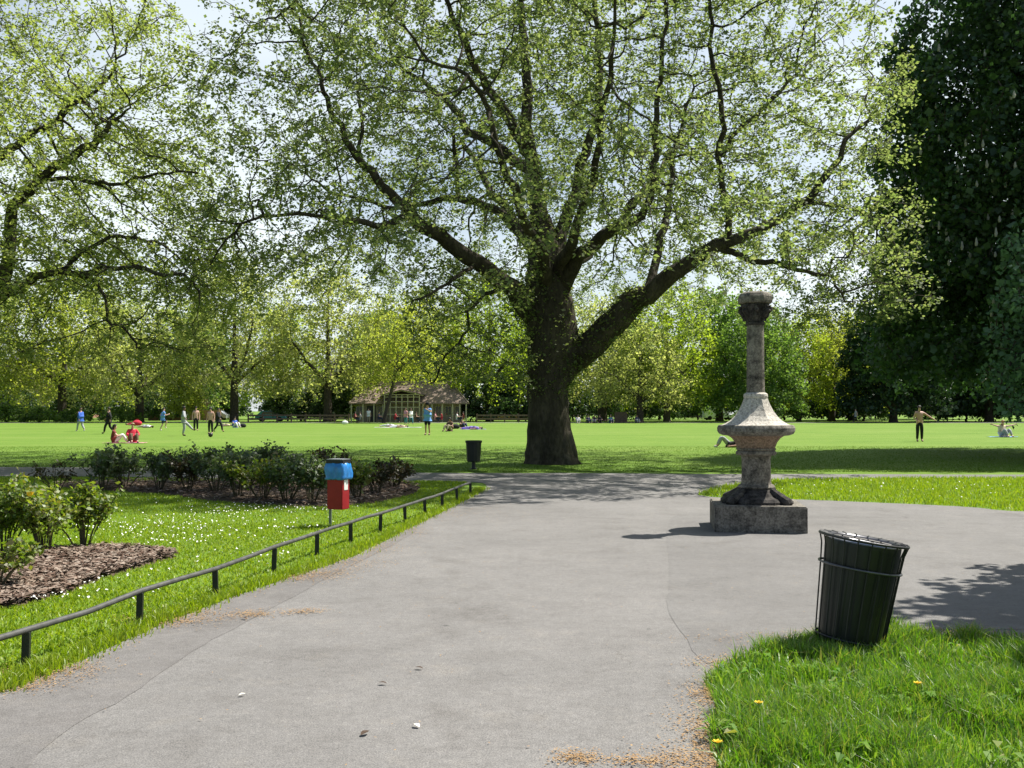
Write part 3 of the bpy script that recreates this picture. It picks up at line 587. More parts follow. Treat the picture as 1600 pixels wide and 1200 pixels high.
# ---- the great plane tree in the middle
TD = 29.6
def pl(px, py, dd, rpx): 
    p = P(px, py, TD + dd); return (p.x, p.y, p.z, rpx / F * (TD + dd))
gb = G(861, 723)
trunk = [(gb.x, TD, -.1, .86), (gb.x, TD, .12, .78), pl(860, 700, 0, 38), pl(857, 660, 0, 33), pl(856, 620, 0, 31.5), pl(858, 570, 0, 34), pl(862, 530, 0, 39), pl(860, 490, 0, 38), pl(856, 450, 0, 34), pl(853, 410, 0.2, 28), pl(846, 360, 0.4, 20), pl(838, 310, 0.6, 16), pl(828, 240, 0.6, 13), pl(821, 180, .6, 11), pl(822, 100, .8, 9), pl(815, 20, 1, 7), pl(810, -80, 1, 4)]
sp = [
 [pl(845, 500, 0, 24), pl(800, 452, -.4, 18), pl(745, 410, -1.0, 16), pl(690, 373, -1.6, 14), pl(640, 335, -2.2, 12), pl(600, 293, -2.8, 9), pl(565, 252, -3.2, 7), pl(540, 212, -3.5, 6), pl(512, 172, -3.6, 5), pl(500, 125, -3.6, 4), pl(478, 60, -3.4, 3), pl(455, 10, -3.2, 2.5)],
 [pl(640, 335, -2.2, 8), pl(600, 352, -2.8, 6.5), pl(540, 346, -3.6, 5), pl(470, 333, -4.2, 3.5), pl(400, 348, -4.6, 2.5), pl(350, 372, -4.8, 2)],
 [pl(842, 400, .2, 12), pl(800, 352, .9, 9), pl(760, 322, 1.6, 8), pl(715, 310, 2.2, 7), pl(665, 318, 2.8, 5), pl(600, 320, 3.4, 3.5), pl(520, 300, 4, 2.5)],
 [pl(836, 270, .6, 12), pl(800, 250, 1.4, 10), pl(770, 226, 2.2, 8.5), pl(730, 200, 3.2, 7.5), pl(700, 165, 4, 6), pl(668, 130, 4.8, 4.5), pl(630, 110, 5.4, 3)],
 [pl(820, 235, .6, 11), pl(790, 180, -.4, 10), pl(768, 140, -1.2, 8.5), pl(742, 105, -1.8, 7.5), pl(720, 60, -2.4, 6), pl(702, 10, -3, 4.5), pl(690, -60, -3.3, 3)],
 [pl(866, 430, 0, 17), pl(882, 350, .9, 13), pl(897, 300, 1.4, 11), pl(915, 240, 1.8, 9.5), pl(933, 180, 2.2, 8), pl(938, 100, 2.6, 6.5), pl(930, 20, 3, 5), pl(925, -80, 3.2, 3)],
 [pl(874, 455, 0, 18), pl(905, 402, -1, 14), pl(932, 378, -1.8, 12), pl(965, 352, -2.6, 10), pl(1000, 342, -3.4, 8), pl(1015, 300, -3.8, 7), pl(1022, 240, -4.2, 6.5), pl(1030, 160, -4.6, 5), pl(1036, 60, -5, 4), pl(1040, -40, -5, 2.5)],
 [pl(862, 598, 0, 25), pl(886, 568, 0, 24), pl(916, 540, -.3, 22.5), pl(950, 512, -.6, 21), pl(984, 482, -1, 20), pl(1015, 457, -1.4, 19), pl(1042, 432, -1.8, 17), pl(1076, 410, -2, 15), pl(1120, 386, -2.3, 13), pl(1170, 364, -2.5, 9.5), pl(1220, 340, -2.6, 8.5), pl(1262, 310, -2.6, 8), pl(1300, 262, -2.6, 6.5), pl(1322, 225, -2.4, 4.5), pl(1360, 180, -2.2, 3)],
 [pl(1120, 386, -2.3, 7), pl(1180, 408, -2.8, 6), pl(1212, 412, -3, 5), pl(1260, 421, -3.2, 4), pl(1298, 440, -3.3, 3), pl(1322, 480, -3.3, 2)],
 [pl(1010, 455, -1.4, 9), pl(1030, 382, -.6, 8), pl(1040, 340, -.2, 7), pl(1046, 290, .3, 5.5), pl(1060, 220, .8, 4), pl(1075, 150, 1, 3)],
 [pl(1140, 378, -2.4, 7), pl(1132, 300, -2.9, 6), pl(1128, 240, -3.2, 5.5), pl(1124, 160, -3.5, 5), pl(1114, 60, -3.8, 4), pl(1105, -20, -4, 3)],
 [pl(1128, 240, -3.2, 3.5), pl(1165, 190, -3, 4), pl(1210, 150, -2.8, 3.5), pl(1250, 118, -2.6, 2.5)],
 [pl(1250, 320, -2.6, 5), pl(1290, 320, -2, 4), pl(1340, 330, -1.4, 3), pl(1390, 350, -1, 2)],
 [pl(715, 310, 2.2, 4), pl(712, 260, 2.2, 4.5), pl(709, 210, 2.1, 3.5)],
 [pl(560, 250, -3.2, 4), pl(566, 180, -3, 3.5), pl(556, 130, -2.6, 2.5)],
 # limbs towards and away from the camera
 [pl(852, 440, -.5, 16), pl(838, 380, -2.2, 11), pl(800, 300, -4.5, 8), pl(770, 200, -6, 6), pl(730, 120, -7, 4)],
 [pl(872, 420, -.5, 14), pl(905, 350, -2.4, 9), pl(930, 250, -4.6, 7), pl(950, 120, -6.5, 5), pl(960, 20, -7.5, 3)],
 [pl(850, 420, .6, 14), pl(815, 360, 3, 10), pl(770, 300, 5.5, 7), pl(730, 230, 7.5, 5)],
 [pl(880, 430, .6, 14), pl(930, 380, 3.2, 10), pl(990, 320, 5.5, 7), pl(1050, 240, 7.5, 5)],
 # low drooping branches on the left of the trunk
 [pl(800, 452, -.4, 6), pl(765, 455, -.6, 4), pl(735, 480, -.8, 3), pl(728, 515, -.9, 2.5), pl(700, 560, -1.0, 2), pl(675, 600, -1, 1.5)],
 [pl(745, 410, -1, 5), pl(720, 430, -2, 4), pl(690, 450, -3, 3), pl(640, 470, -3.6, 2)],
]
def mk_limbs(t, s_, step=.38):
    return limbs([tuple(x) for x in t], [[tuple(y) for y in x] for x in s_], step)
pos, par, mr = mk_limbs(trunk, sp)
def crown_pts(n, cx, cy, rx, ry, z0, z1, hollow, zdroop, sc, thr):
    Q = rng.uniform(-1, 1, (n * 3, 3)); rr = np.sqrt(Q[:, 0] ** 2 + Q[:, 1] ** 2); h = Q[:, 2] * .5 + .5
    k = (rr ** 2 + (h ** 1.6) ** 2 < 1) & (rr + h * 1.1 > hollow); Q = Q[k]; rr = rr[k]; h = h[k]
    zz = z0 + (z1 - z0) * h - zdroop * rr ** 3 * (1 - h) + (1 - rr) * .8
    return clumpy(np.stack([cx + Q[:, 0] * rx, cy + Q[:, 1] * ry, zz], 1), sc, thr)[:n]
att = crown_pts(14000, gb.x - .2, TD + 1.0, 11.0, 12.3, 6.0, 21, .34, 2.4, 1.05, -0.62)
low = crown_pts(1, 0, 0, 1, 1, 0, 1, 0, 0, 1, -9)
q = rng.uniform(-1, 1, (1500, 3)); lowl = np.stack([P(738, 0, TD).x + q[:, 0] * 1.75, TD - 1.2 + q[:, 1] * 1.9, 2.5 + (q[:, 2] * .5 + .5) * 3.2 - .25 * q[:, 0]], 1); lowl = clumpy(lowl, 2.2, -.6)
q = rng.uniform(-1, 1, (700, 3)); lowr = np.stack([P(1325, 0, TD).x + q[:, 0] * 1.5, TD + .3 + q[:, 1] * 1.8, 5.6 + q[:, 2] * 1.5], 1)
att = np.concatenate([att, lowl, lowr])
pos, par = grow(pos, par, att, 0.32, 2.4, 0.42, 110, .22, (0, 0, -.03), 34000)
mr = np.where(mr < .36, mr * .8, mr)
r = radii(par, 0.0095, 2.3, mr)
tree = empty('plane_tree', (0, 0, 0)); tag(tree, 'huge spreading plane tree with a thick dark trunk in the middle of the park', 'tree')
def shift(o, base): pass
tubes('trunk', pos, par, r, M['bark'], tree, 0.07)
pts = bunches(pos, par, r, 0.024, .6, 24, 3, .12, .12)
# epicormic shoots about the fork
k = np.where(mr > .28)[0]; k = k[pos[k][:, 2] > 2.2]; k = np.repeat(k, 120); e = rng.normal(0, 1, (len(k), 3)); e /= np.linalg.norm(e, axis=1)[:, None]
epi = pos[k] + e * (mr[k] * rng.uniform(1.0, 1.45, len(k)))[:, None]
pts = np.concatenate([pts, epi])
leaves('crown', pts, 0.086, M['plane_leaf'], tree, .5, .5, .85)
print('big tree nodes', len(pos), 'leaves', len(pts))
# buttress roots at the foot of the trunk
bm = bmesh.new()
for a, ln in ((-.35, .5), (.6, .4), (2.2, .45), (3.5, .4), (4.4, .5), (5.3, .6)):
    ca, sa = math.cos(a), math.sin(a); rod(bm, [(gb.x + ca * q_, TD + sa * q_, z_) for q_, z_ in ((.45, .95), (.56, .5), (.66, .22), (ln + .25, .05), (ln + .45, -.06))], [.17, .19, .16, .1, .05], 10)
bmobj('root', bm, M['bark'], tree, True)

# ---- plane tree whose trunk stands just outside the frame on the left
TD2 = TD; TD = 28.0
gx = P(-95, 640, TD).x
trunk = [(gx, TD, -.1, .75), (gx, TD, .5, .6), pl(-92, 600, 0, 30), pl(-80, 560, 0, 27), pl(-45, 500, 0, 22), pl(-10, 455, 0, 17), pl(8, 430, 0, 14), pl(15, 380, 0, 12), pl(25, 320, 0, 11), pl(52, 292, 0, 10.5), pl(70, 275, 0, 10), pl(110, 246, -.2, 9), pl(146, 222, -.4, 7.5), pl(168, 200, -.5, 5), pl(192, 176, -.6, 3)]
sp = [
 [pl(72, 278, 0, 5), pl(120, 280, -.3, 4.5), pl(160, 285, -.6, 4), pl(210, 283, -1, 3.2), pl(260, 272, -1.3, 2.6), pl(312, 268, -1.5, 2)],
 [pl(-80, 560, 0, 20), pl(-90, 400, 1, 15), pl(-50, 300, 1.4, 12), pl(0, 246, 1.6, 9), pl(40, 216, 1.8, 7), pl(80, 194, 2, 6), pl(120, 156, 2.2, 4.5), pl(160, 138, 2.4, 3)],
 [pl(-20, 470, 0, 12), pl(10, 457, -.6, 10), pl(50, 440, -1.2, 8), pl(90, 426, -1.8, 7), pl(140, 421, -2.4, 5.5), pl(200, 419, -3, 4.5), pl(260, 424, -3.4, 4), pl(298, 444, -3.6, 3), pl(312, 462, -3.6, 2.5)],
 [pl(95, 424, -1.8, 5), pl(110, 408, -1.8, 5), pl(140, 385, -1.8, 4.5), pl(165, 372, -1.8, 4), pl(200, 370, -1.8, 3.5), pl(250, 386, -1.8, 2.5), pl(290, 402, -1.8, 2)],
 [pl(95, 424, -1.8, 4.5), pl(130, 432, -2, 4), pl(158, 452, -2.2, 3.5), pl(166, 500, -2.4, 3.5), pl(192, 512, -2.5, 3), pl(216, 542, -2.6, 2)],
 [pl(-88, 430, .5, 14), pl(-100, 280, .8, 11), pl(-90, 120, 1, 8), pl(-70, -20, 1.2, 5)],
 [pl(-88, 430, -.5, 12), pl(-130, 300, -3, 9), pl(-150, 150, -5, 6)],
 [pl(145, 224, -.4, 3.5), pl(150, 195, -.4, 3), pl(190, 172, -.4, 2)],
]
pos, par, mr = mk_limbs(trunk, sp)
att = crown_pts(9500, P(-110, 0, TD).x, TD + 1.5, 8.2, 10.8, 5.6, 17.0, .36, 2.0, 1.15, -.7)
q = rng.uniform(-1, 1, (1100, 3)); lowl = np.stack([P(150, 0, 26).x + q[:, 0] * 3.6, 26 + q[:, 1] * 2, 4.4 + q[:, 2] * 1.5], 1)
att = np.concatenate([att, lowl])
pos, par = grow(pos, par, att, 0.32, 2.4, 0.42, 110, .22, (0, 0, -.03), 26000)
mr = mr * .76
r = radii(par, 0.009, 2.3, mr)
tree = empty('plane_tree'); tag(tree, 'light green plane tree whose limbs reach in from the left edge', 'tree')
tubes('trunk', pos, par, r, M['bark'], tree, 0.07)
pts = bunches(pos, par, r, 0.024, .66, 20, 3, .13, .12)
leaves('crown', pts, 0.09, M['plane_leaf_yellow'], tree, .5, .5, .85)
print('left tree nodes', len(pos), 'leaves', len(pts))
TD = TD2

# ---- tree kit for the rest: trunk from local origin
def make_tree(name, h, rx, zb, trunk_r, natt, step, leaf, per, leafsize, bark, seed, zdroop=1.0, forks=4, hollow=.5, thr=-.8, sc=1.3, spread=.4, parent=None, shape=1.6, lean=(0, 0), taper=.02, flat=.05):
    global rng
    rng = np.random.default_rng(seed)
    t = [(0, 0, -.1, trunk_r * 1.5), (0, 0, .3, trunk_r * 1.1), (lean[0] * .3, lean[1] * .3, zb * .6, trunk_r), (lean[0] * .6, lean[1] * .6, zb * 1.2, trunk_r * .85), (lean[0], lean[1], zb + (h - zb) * .35, trunk_r * .5), (lean[0], lean[1], zb + (h - zb) * .7, trunk_r * .2)]
    s_ = []
    for i in range(forks):
        a = 2 * math.pi * i / forks + rng.uniform(-.5, .5); z = zb * rng.uniform(.9, 1.3); q = rx * rng.uniform(.55, .75)
        s_.append([(lean[0] * .6, lean[1] * .6, z, trunk_r * .55), (lean[0] * .6 + math.cos(a) * q * .5, lean[1] * .6 + math.sin(a) * q * .5, z + (h - zb) * .16, trunk_r * .35), (math.cos(a) * q, math.sin(a) * q, z + (h - zb) * rng.uniform(.25, .5), trunk_r * .18)])
    pos, par, mr = mk_limbs(t, s_, step)
    att = crown_pts(natt, lean[0], lean[1], rx, rx, zb, h, hollow, zdroop, sc, thr)
    pos, par = grow(pos, par, att, step, step * 7, step * 1.4, 70, .25, (0, 0, 0), 9000)
    r = radii(par, taper, 2.4, mr)
    o = parent or empty(name)
    tubes('trunk', pos, par, r, bark, o, 0.06, .2)
    pts = on_twigs(pos, par, r, taper * 2.2, per, spread, .2)
    leaves('crown', pts, leafsize, leaf, o, flat, .5, .9)
    return o, len(pts)
def copy_tree(o, name=None):
    c = o.copy(); C.objects.link(c)
    for k in ('label', 'category', 'group'):
        if k in c: del c[k]
    for ch in o.children:
        d = ch.copy(); C.objects.link(d); d.parent = c; d.matrix_parent_inverse = Matrix.Identity(4)
    return c
proto = {}
proto['olive'] = make_tree('plane_tree', 21, 8.6, 4.2, .5, 1300, .55, M['olive_leaf'], 9, .28, M['bark_dark'], 11, 2.5)[0]
proto['olive_low'] = make_tree('plane_tree', 14, 8, 2.8, .5, 1100, .5, M['olive_leaf'], 10, .25, M['bark_dark'], 12, 1.5)[0]
proto['lime'] = make_tree('lime_tree', 20, 8, 3.8, .45, 1300, .55, M['lime_leaf'], 9, .29, M['bark_dark'], 13, 2.5)[0]
M['far_yellow_leaf'] = leafmat('far_yellow_leaf_mat', [(0.19, 0.225, 0.045), (0.24, 0.275, 0.06), (0.29, 0.31, 0.085)], 0.68, 0.02, (1.95, 2.0, 0.85), .6)
proto['yellow2'] = make_tree('plane_tree', 19, 8.8, 4, .5, 1300, .55, M['far_yellow_leaf'], 9, .28, M['bark_dark'], 24, 2.8)[0]
proto['green'] = make_tree('broadleaf_tree', 19, 8, 2.6, .5, 1200, .55, M['green_leaf'], 14, .34, M['bark_dark'], 15, 2.2)[0]
proto['dark'] = make_tree('deep_shade_tree', 17, 7.5, 1.6, .5, 1300, .55, M['dark_leaf'], 18, .36, M['bark_dark'], 16, .8, hollow=.6)[0]  # broadleaf form with leaves coloured dark to stand in for deep shade
proto['slim'] = make_tree('young_tree', 14, 5.2, 5.6, .2, 900, .45, M['far_yellow_leaf'], 9, .24, M['bark_dark'], 21, 1.9, thr=-1, lean=(2.6, 0))[0]
proto['bush'] = make_tree('evergreen_shrub', 5.2, 3.6, .5, .12, 420, .4, M['shrub_leaf'], 16, .26, M['bark_dark'], 17, .3, hollow=.5, spread=.22)[0]
proto['bright_bush'] = make_tree('yellow_shrub', 4.6, 2.2, .8, .1, 260, .3, M['far_yellow_leaf'], 14, .22, M['bark_dark'], 18, .3, spread=.2)[0]
proto['low_bush'] = make_tree('green_shrub', 1.7, 2.6, .2, .06, 300, .25, M['green_leaf'], 16, .16, M['bark_dark'], 19, .1, spread=.15)[0]
used = set()
def plant(kind, px, d, s_, label, cat='tree', group=None, rz=None, sz=1.0):
    o = proto[kind] if kind not in used else copy_tree(proto[kind]); used.add(kind)
    p = P(px, 640, d); o.location = (p.x, d, 0); o.scale = (s_, s_, s_ * sz); o.rotation_euler = (0, 0, px * .37 + d if rz is None else rz)
    return tag(o, label, cat, group)
g1 = 'trees along the far side of the field'; g2 = 'taller trees behind the far row'; plant('slim', 600, 121, 1.0, 'slim yellow-green tree hanging over the middle of the pavilion roof', group=g1, rz=0)
g3 = 'dark shrubs under the far trees'; g4 = 'far shrubbery behind the parked vehicles'
plant('olive', -25, 128, .95, 'olive green plane tree at the far left edge of the field', group=g1)
plant('yellow2', 97, 131, 1.1, 'bright yellow-green plane tree with a dark trunk, behind the person in blue at left', group=g1)
plant('olive_low', 218, 127, 1.08, 'low wide grey-olive tree spreading over the seated people at left', group=g1)
plant('olive', 366, 129, 1.06, 'olive plane tree with a stout forked trunk behind the blue sitting person', group=g1)
plant('olive', 512, 131, 1.05, 'tall olive plane tree left of the pavilion', group=g1)
plant('yellow2', 640, 139, 1.0, 'pale yellow-green tree rising behind the middle of the pavilion', group=g1)
plant('lime', 765, 136, 1.05, 'bright green tree between the pavilion and the great trunk', group=g1)
plant('olive_low', 941, 136, 1.2, 'pale olive tree with a light trunk just right of the great trunk', group=g1)
plant('lime', 1042, 129, .95, 'bright green tree with a thick dark trunk left of the stone column', group=g1)
plant('green', 1124, 140, 1.0, 'mid green tree behind the stone column shaft', group=g1)
plant('lime', 1248, 133, .72, 'small bright green tree right of the stone column', group=g1)
plant('olive_low', 1000, 124, .85, 'small olive tree close right of the great trunk, in front of the bright one', group=g1)
plant('green', 1185, 127, .8, 'mid green tree touching the stone column on its right', group=g1)
plant('yellow2', 1300, 136, .85, 'yellow-green tree at the edge of the dark trees', group=g1)
plant('dark', 1396, 126, .95, 'dark tree with a black trunk behind the man with an outstretched arm', group=g1)
plant('dark', 1545, 132, 1.05, 'dark tree behind the sitting person at the far right', group=g1)
plant('dark', 1330, 150, .9, 'dark tree in deep shade between column and right-hand trees', group=g1)
for i, (px, d, s_, kd, lab) in enumerate(((-70, 162, 1.0, 'green', 'tall mid green tree filling the far left corner behind the row'), (160, 160, 1.02, 'olive', 'tall olive tree behind the low wide tree at left'), (300, 166, 1.0, 'green', 'mid green tree showing between two olive planes at left'), (440, 160, .95, 'lime', 'bright tree showing over the hedge gap left of the pavilion'), (590, 170, 1.0, 'green', 'mid green tree behind the left roof of the pavilion'), (700, 165, .9, 'olive', 'olive tree behind the right roof of the pavilion'),
                                      (840, 168, .95, 'green', 'mid green tree hidden mostly by the great trunk'), (1000, 165, .9, 'green', 'mid green tree behind the pale trunked olive tree'), (1190, 170, .85, 'lime', 'bright tree in the gap behind the column capital'), (1450, 165, 1.1, 'dark', 'tall dark tree behind the chestnut'))):
    plant(kd, px, d, s_, lab, group=g2)
for px, d, s_, kd, lab in ((130, 140, 1.1, 'bush', 'dark shrub behind the person in black'), (20, 143, 1.0, 'bush', 'dark shrub at the far left behind parked cars'), (255, 146, 1.0, 'bush', 'dark shrub behind the low wide tree'), (450, 138, 1.0, 'bush', 'dark shrub beside the turquoise tarpaulin car'), (520, 139, 1.25, 'bush', 'large dark shrub just left of the pavilion'), (762, 132, 1.2, 'bush', 'large dark shrub just right of the pavilion'), (810, 136, 1.2, 'bush', 'dark shrub touching the great trunk on its left side'),
                       (895, 146, 1.1, 'bush', 'dark shrub touching the great trunk on its right side'), (965, 148, 1.1, 'bush', 'dark shrub behind the brown wooden box'), (1030, 150, 1.0, 'bush', 'dark shrub behind the thick dark trunk'), (1090, 156, .9, 'bush', 'dark shrub left of the parked white van'), (1225, 150, 1.1, 'bush', 'dark shrub right of the stone column'), (1300, 142, 1.2, 'bush', 'dark shrub behind the strolling distant person'), (1350, 138, 1.1, 'bush', 'dark shrub left of the black trunk'), (1440, 142, 1.3, 'bush', 'dark shrub directly behind the man with an outstretched arm'), (1510, 136, 1.2, 'bush', 'dark shrub left of the sitting person at far right'), (1590, 134, 1.3, 'bush', 'dark shrub at the far right edge')):
    plant(kd, px, d, s_, lab, 'shrub', g3)
for i in range(21):
    plant('bush', -60 + i * 84, 168 + (i * 7) % 11, 1.15 + .12 * math.sin(i * 2.3), 'dark shrub of the distant shrubbery closing the view behind the trees', 'shrub', g4)
plant('bright_bush', 288, 124, 1.15, 'glowing yellow-green shrub beside the low wide tree', 'shrub')
for px, s_, lab in ((10, 1.1, 'low green bank shrub at the far left field edge'), (62, 1.0, 'low green bank shrub left of the person in blue'), (115, .9, 'low green bank shrub behind the person in blue'), (190, 1.0, 'rounded bright shrub behind the two sitting friends')):
    plant('low_bush', px, 125, s_, lab, 'shrub', 'low shrubs at the far edge of the field')

# ---- dark horse chestnut on the right, with blossom candles
ch, n = make_tree('chestnut_tree', 21, 6.9, 3.0, .5, 3000, .45, M['chestnut_leaf'], 58, .17, M['bark_dark'], 31, .6, 5, .4, -2.2, 1.1, .35)
p = P(1660, 640, 36); ch.location = (p.x, 36, 0)
tag(ch, 'dark dense horse chestnut with pale blossom candles at the right edge', 'tree')
cr = [o for o in ch.children if o.name.startswith('crown')][0]
nv = len(cr.data.vertices); cc = np.empty(nv * 3, np.float32); cr.data.vertices.foreach_get('co', cc); cc = cc.reshape(-1, 4, 3).mean(1)
rad = np.hypot(cc[:, 0], cc[:, 1]); kk = np.where((rad > 4.2) & (cc[:, 2] > 4))[0]; kk = rng.choice(kk, 420, replace=False)
V, Fc = [], []
for i, q in enumerate(cc[kk]):
    o_ = q * np.array([1.07, 1.07, 1.0]); hgt = rng.uniform(.18, .3); rr = .055
    base = len(V)
    for zz, rs in ((0, .7), (.35, 1), (.75, .6), (1, .1)):
        for j in range(5): V.append(o_ + np.array([rs * rr * math.cos(j * 1.257 + zz * 2), rs * rr * math.sin(j * 1.257 + zz * 2), zz * hgt]))
    for a in range(3):
        for j in range(5): Fc.append((base + a * 5 + j, base + a * 5 + (j + 1) % 5, base + a * 5 + 5 + (j + 1) % 5, base + a * 5 + 5 + j))
bl = link('blossom', npmesh('blossom', np.array(V), np.array(Fc)), M['candle'], ch); tag(bl, kind='stuff')
# small blue-green tree in front of it at the frame edge
sm, n = make_tree('young_tree', 8.0, 2.3, 1.6, .12, 520, .3, M['blue_leaf'], 18, .15, M['bark_dark'], 33, .5, 4, .4, -1.2, 2.0, .18)
p = P(1662, 640, 29); sm.location = (p.x, 29, 0); tag(sm, 'smaller blue-green leafy tree against the dark chestnut at the right edge', 'tree')
# tree outside the frame on the right whose shadow falls on the asphalt beside the bin
sh, n = make_tree('young_tree', 7.2, 2.2, 3.2, .14, 480, .32, M['green_leaf'], 30, .17, M['bark_dark'], 35, .4, 4, .4, -1.2, 1.8, .2)
sh.location = (8.05, 9.3, 0); tag(sh, 'leafy tree just beyond the right edge shading the asphalt by the bin', 'tree')
sh2 = copy_tree(sh); sh2.location = (7.1, 7.0, 0); sh2.rotation_euler = (0, 0, 2.2); sh2.scale = (.8, .8, .85); tag(sh2, 'leafy tree beyond the right edge shading the tall grass', 'tree')
rng = np.random.default_rng(99)

# ------------------------------------------------------------------ rose beds
def rose(label, px, py, h, rad, leafmat_, lsize, nleaf, group, flower=None, nst=9, up=.3):
    c = G(px, py); r_ = empty('rose_bush', (c.x, c.y, 0)); tag(r_, label, 'shrub', group)
    pos, par = [], []; ends = []
    bm = bmesh.new(); tips = []
    for i in range(nst):
        a = rng.uniform(0, 6.28); q = rad * rng.uniform(.3, 1); H = h * rng.uniform(.65, 1.0)
        pts_ = [Vector((.05 * math.cos(a), .05 * math.sin(a), 0)), Vector((q * .4 * math.cos(a), q * .4 * math.sin(a), H * .4)), Vector((q * .75 * math.cos(a + .2), q * .75 * math.sin(a + .2), H * .72)), Vector((q * math.cos(a + .1), q * math.sin(a + .1), H))]
        rod(bm, pts_, [.011, .009, .006, .004], 5); tips.append(pts_)
        for k_ in range(4):
            b0 = pts_[1].lerp(pts_[3], rng.uniform(.1, .8)); a2 = rng.uniform(0, 6.28); e = b0 + Vector((math.cos(a2) * rad * .35, math.sin(a2) * rad * .35, H * rng.uniform(.1, .28)))
            if e.z > h * 1.05: e.z = h * 1.05
            rod(bm, [b0, e], [.005, .003], 4); tips.append([b0, b0, b0.lerp(e, .5), e])
    bmobj('stem', bm, M['stem'], r_)
    c_ = []
    for _ in range(nleaf):
        t = tips[rng.integers(len(tips))]; s_ = rng.uniform(.0, 1) ** .7; k_ = 1 if s_ < .5 else 2
        q = t[k_].lerp(t[k_ + 1], rng.uniform(0, 1)); c_.append(np.array(q) + rng.normal(0, .05 * h / .9, 3))
    c_ = np.array(c_); c_ = c_[c_[:, 2] > h * .1]
    leaves('leaves', c_, lsize, leafmat_, r_, .3, .1, .65)
    if flower:
        bm = bmesh.new()
        for k_ in range(3):
            for j in range(5):
                a = j * 1.257 + k_ * .6; q = .018 + .012 * k_; bm.faces.new([bm.verts.new((q * x, q * y, z * .045)) for x, y, z in ((math.cos(a - .5) * .6, math.sin(a - .5) * .6, 0), (math.cos(a - .45), math.sin(a - .45), 1), (math.cos(a + .45), math.sin(a + .45), 1), (math.cos(a + .5) * .6, math.sin(a + .5) * .6, 0))])
        o = bmobj('flower', bm, M['yellow'] if flower == 1 else M['daisy'], r_); o.location = (-.05, -.25, h * .8)
        if flower == 1: o['label'] = 'single yellow rose bloom'
    return r_
gn = 'rose bushes in the near bed'; gf = 'rose bushes in the far bed'
rose('rose bush with a yellow bloom in the near bed, upright and pale green', 70, 868, .84, .5, M['rose_leaf'], .054, 2300, gn, 1, 11)
rose('rose bush at the right end of the near bed', 128, 862, .76, .4, M['rose_leaf'], .054, 1500, gn)
rose('rose bush cut by the left edge at the back of the near bed', 5, 866, .82, .48, M['rose_leaf'], .054, 1900, gn)
rose('low rose bush sprawling at the front left of the near bed', -12, 925, .45, .45, M['rose_leaf'], .05, 800, gn)
rose('thin bronze rose bush behind the near bed by the cross path', 88, 770, .62, .45, M['rose_leaf_bronze'], .06, 260, gf)
FB = [(160, 768, .88, .5, 'rose_leaf_dark', 'first tall dark green rose bush at the left end of the far bed'), (195, 764, .95, .55, 'rose_leaf_dark', 'tallest rose bush near the left end of the far bed'), (248, 768, .92, .42, 'rose_leaf_dark', 'narrow upright rose bush standing alone in the far bed'), (294, 769, .84, .42, 'rose_leaf_bronze', 'purplish bronze rose bush in the far bed'), (338, 772, .98, .55, 'rose_leaf_dark', 'dense dark rose bush right of the bronze one'), (372, 780, 1.0, .5, 'rose_leaf_dark', 'tall bushy rose with a raised top shoot mid far bed'), (410, 784, .95, .55, 'rose_leaf', 'lighter green rose bush mid far bed'), (448, 786, .92, .5, 'rose_leaf_dark', 'dark rose bush left of the red bin, second from it'), (488, 787, .9, .5, 'rose_leaf_dark', 'dark rose bush immediately left of the red bin'),
      (388, 764, .95, .6, 'rose_leaf_dark', 'rose bush at the back of the far bed, half hidden by the raised shoot bush'), (440, 764, .95, .6, 'rose_leaf_dark', 'rose bush at the back of the far bed behind the light green one'), (500, 766, .9, .55, 'rose_leaf_bronze', 'bronze rose bush behind the blue bag'), (558, 782, .78, .45, 'rose_leaf', 'rose bush immediately right of the red bin'), (588, 774, .7, .5, 'rose_leaf_bronze', 'sparse bronze rose bush right of the red bin'), (618, 765, .6, .5, 'rose_leaf_bronze', 'lowest bronze rose bush at the right end of the far bed'), (300, 757, .8, .55, 'rose_leaf_dark', 'rose bush at the back of the bed behind the bronze one')]
for px, py, h, rd, m_, lab in FB: rose(lab, px, py, h * .93, rd * 1.15, M[m_], .066, int(1300 * h), gf, None, 10)

# ------------------------------------------------------------------ knee rail along the path
posts_px = [(-190, 1130), (40, 1042), (218, 975), (337, 932), (428, 894), (495, 868), (548, 848), (594, 832), (633, 817), (664, 805), (691, 795), (714, 784), (735, 774)]
pg = [G(x, y) for x, y in posts_px]; ht = [.235, .215, .232, .225, .235, .235, .232, .235, .235, .235, .235, .235, .225]
rl = empty('knee_rail', pg[1]); tag(rl, 'low black knee rail of short posts and a bent top rail along the path', 'railing')
o0 = pg[1]
for p, h in zip(pg, ht):
    bm = bmesh.new(); box(bm, (0, 0, h / 2 - .03), (.045, .045, h + .06), .18, .004)
    o = bmobj('post', bm, M['post'], rl); o.location = p - o0; o.rotation_euler = (random.uniform(-.03, .03), random.uniform(-.04, .04), random.uniform(-.1, .1))
rp = []
for i, (p, h) in enumerate(zip(pg, ht)):
    rp.append(p + Vector((0, 0, h + .012)) - o0)
    if i < len(pg) - 1:
        q = p.lerp(pg[i + 1], .5); sag = -.02 if i == 1 else random.uniform(-.006, .006); rp.append(q + Vector((random.uniform(-.01, .01), 0, (h + ht[i + 1]) / 2 + .012 + sag)) - o0)
bm = bmesh.new(); rod(bm, rp, .02, 10); bmobj('top_rail', bm, M['rail'], rl, True)

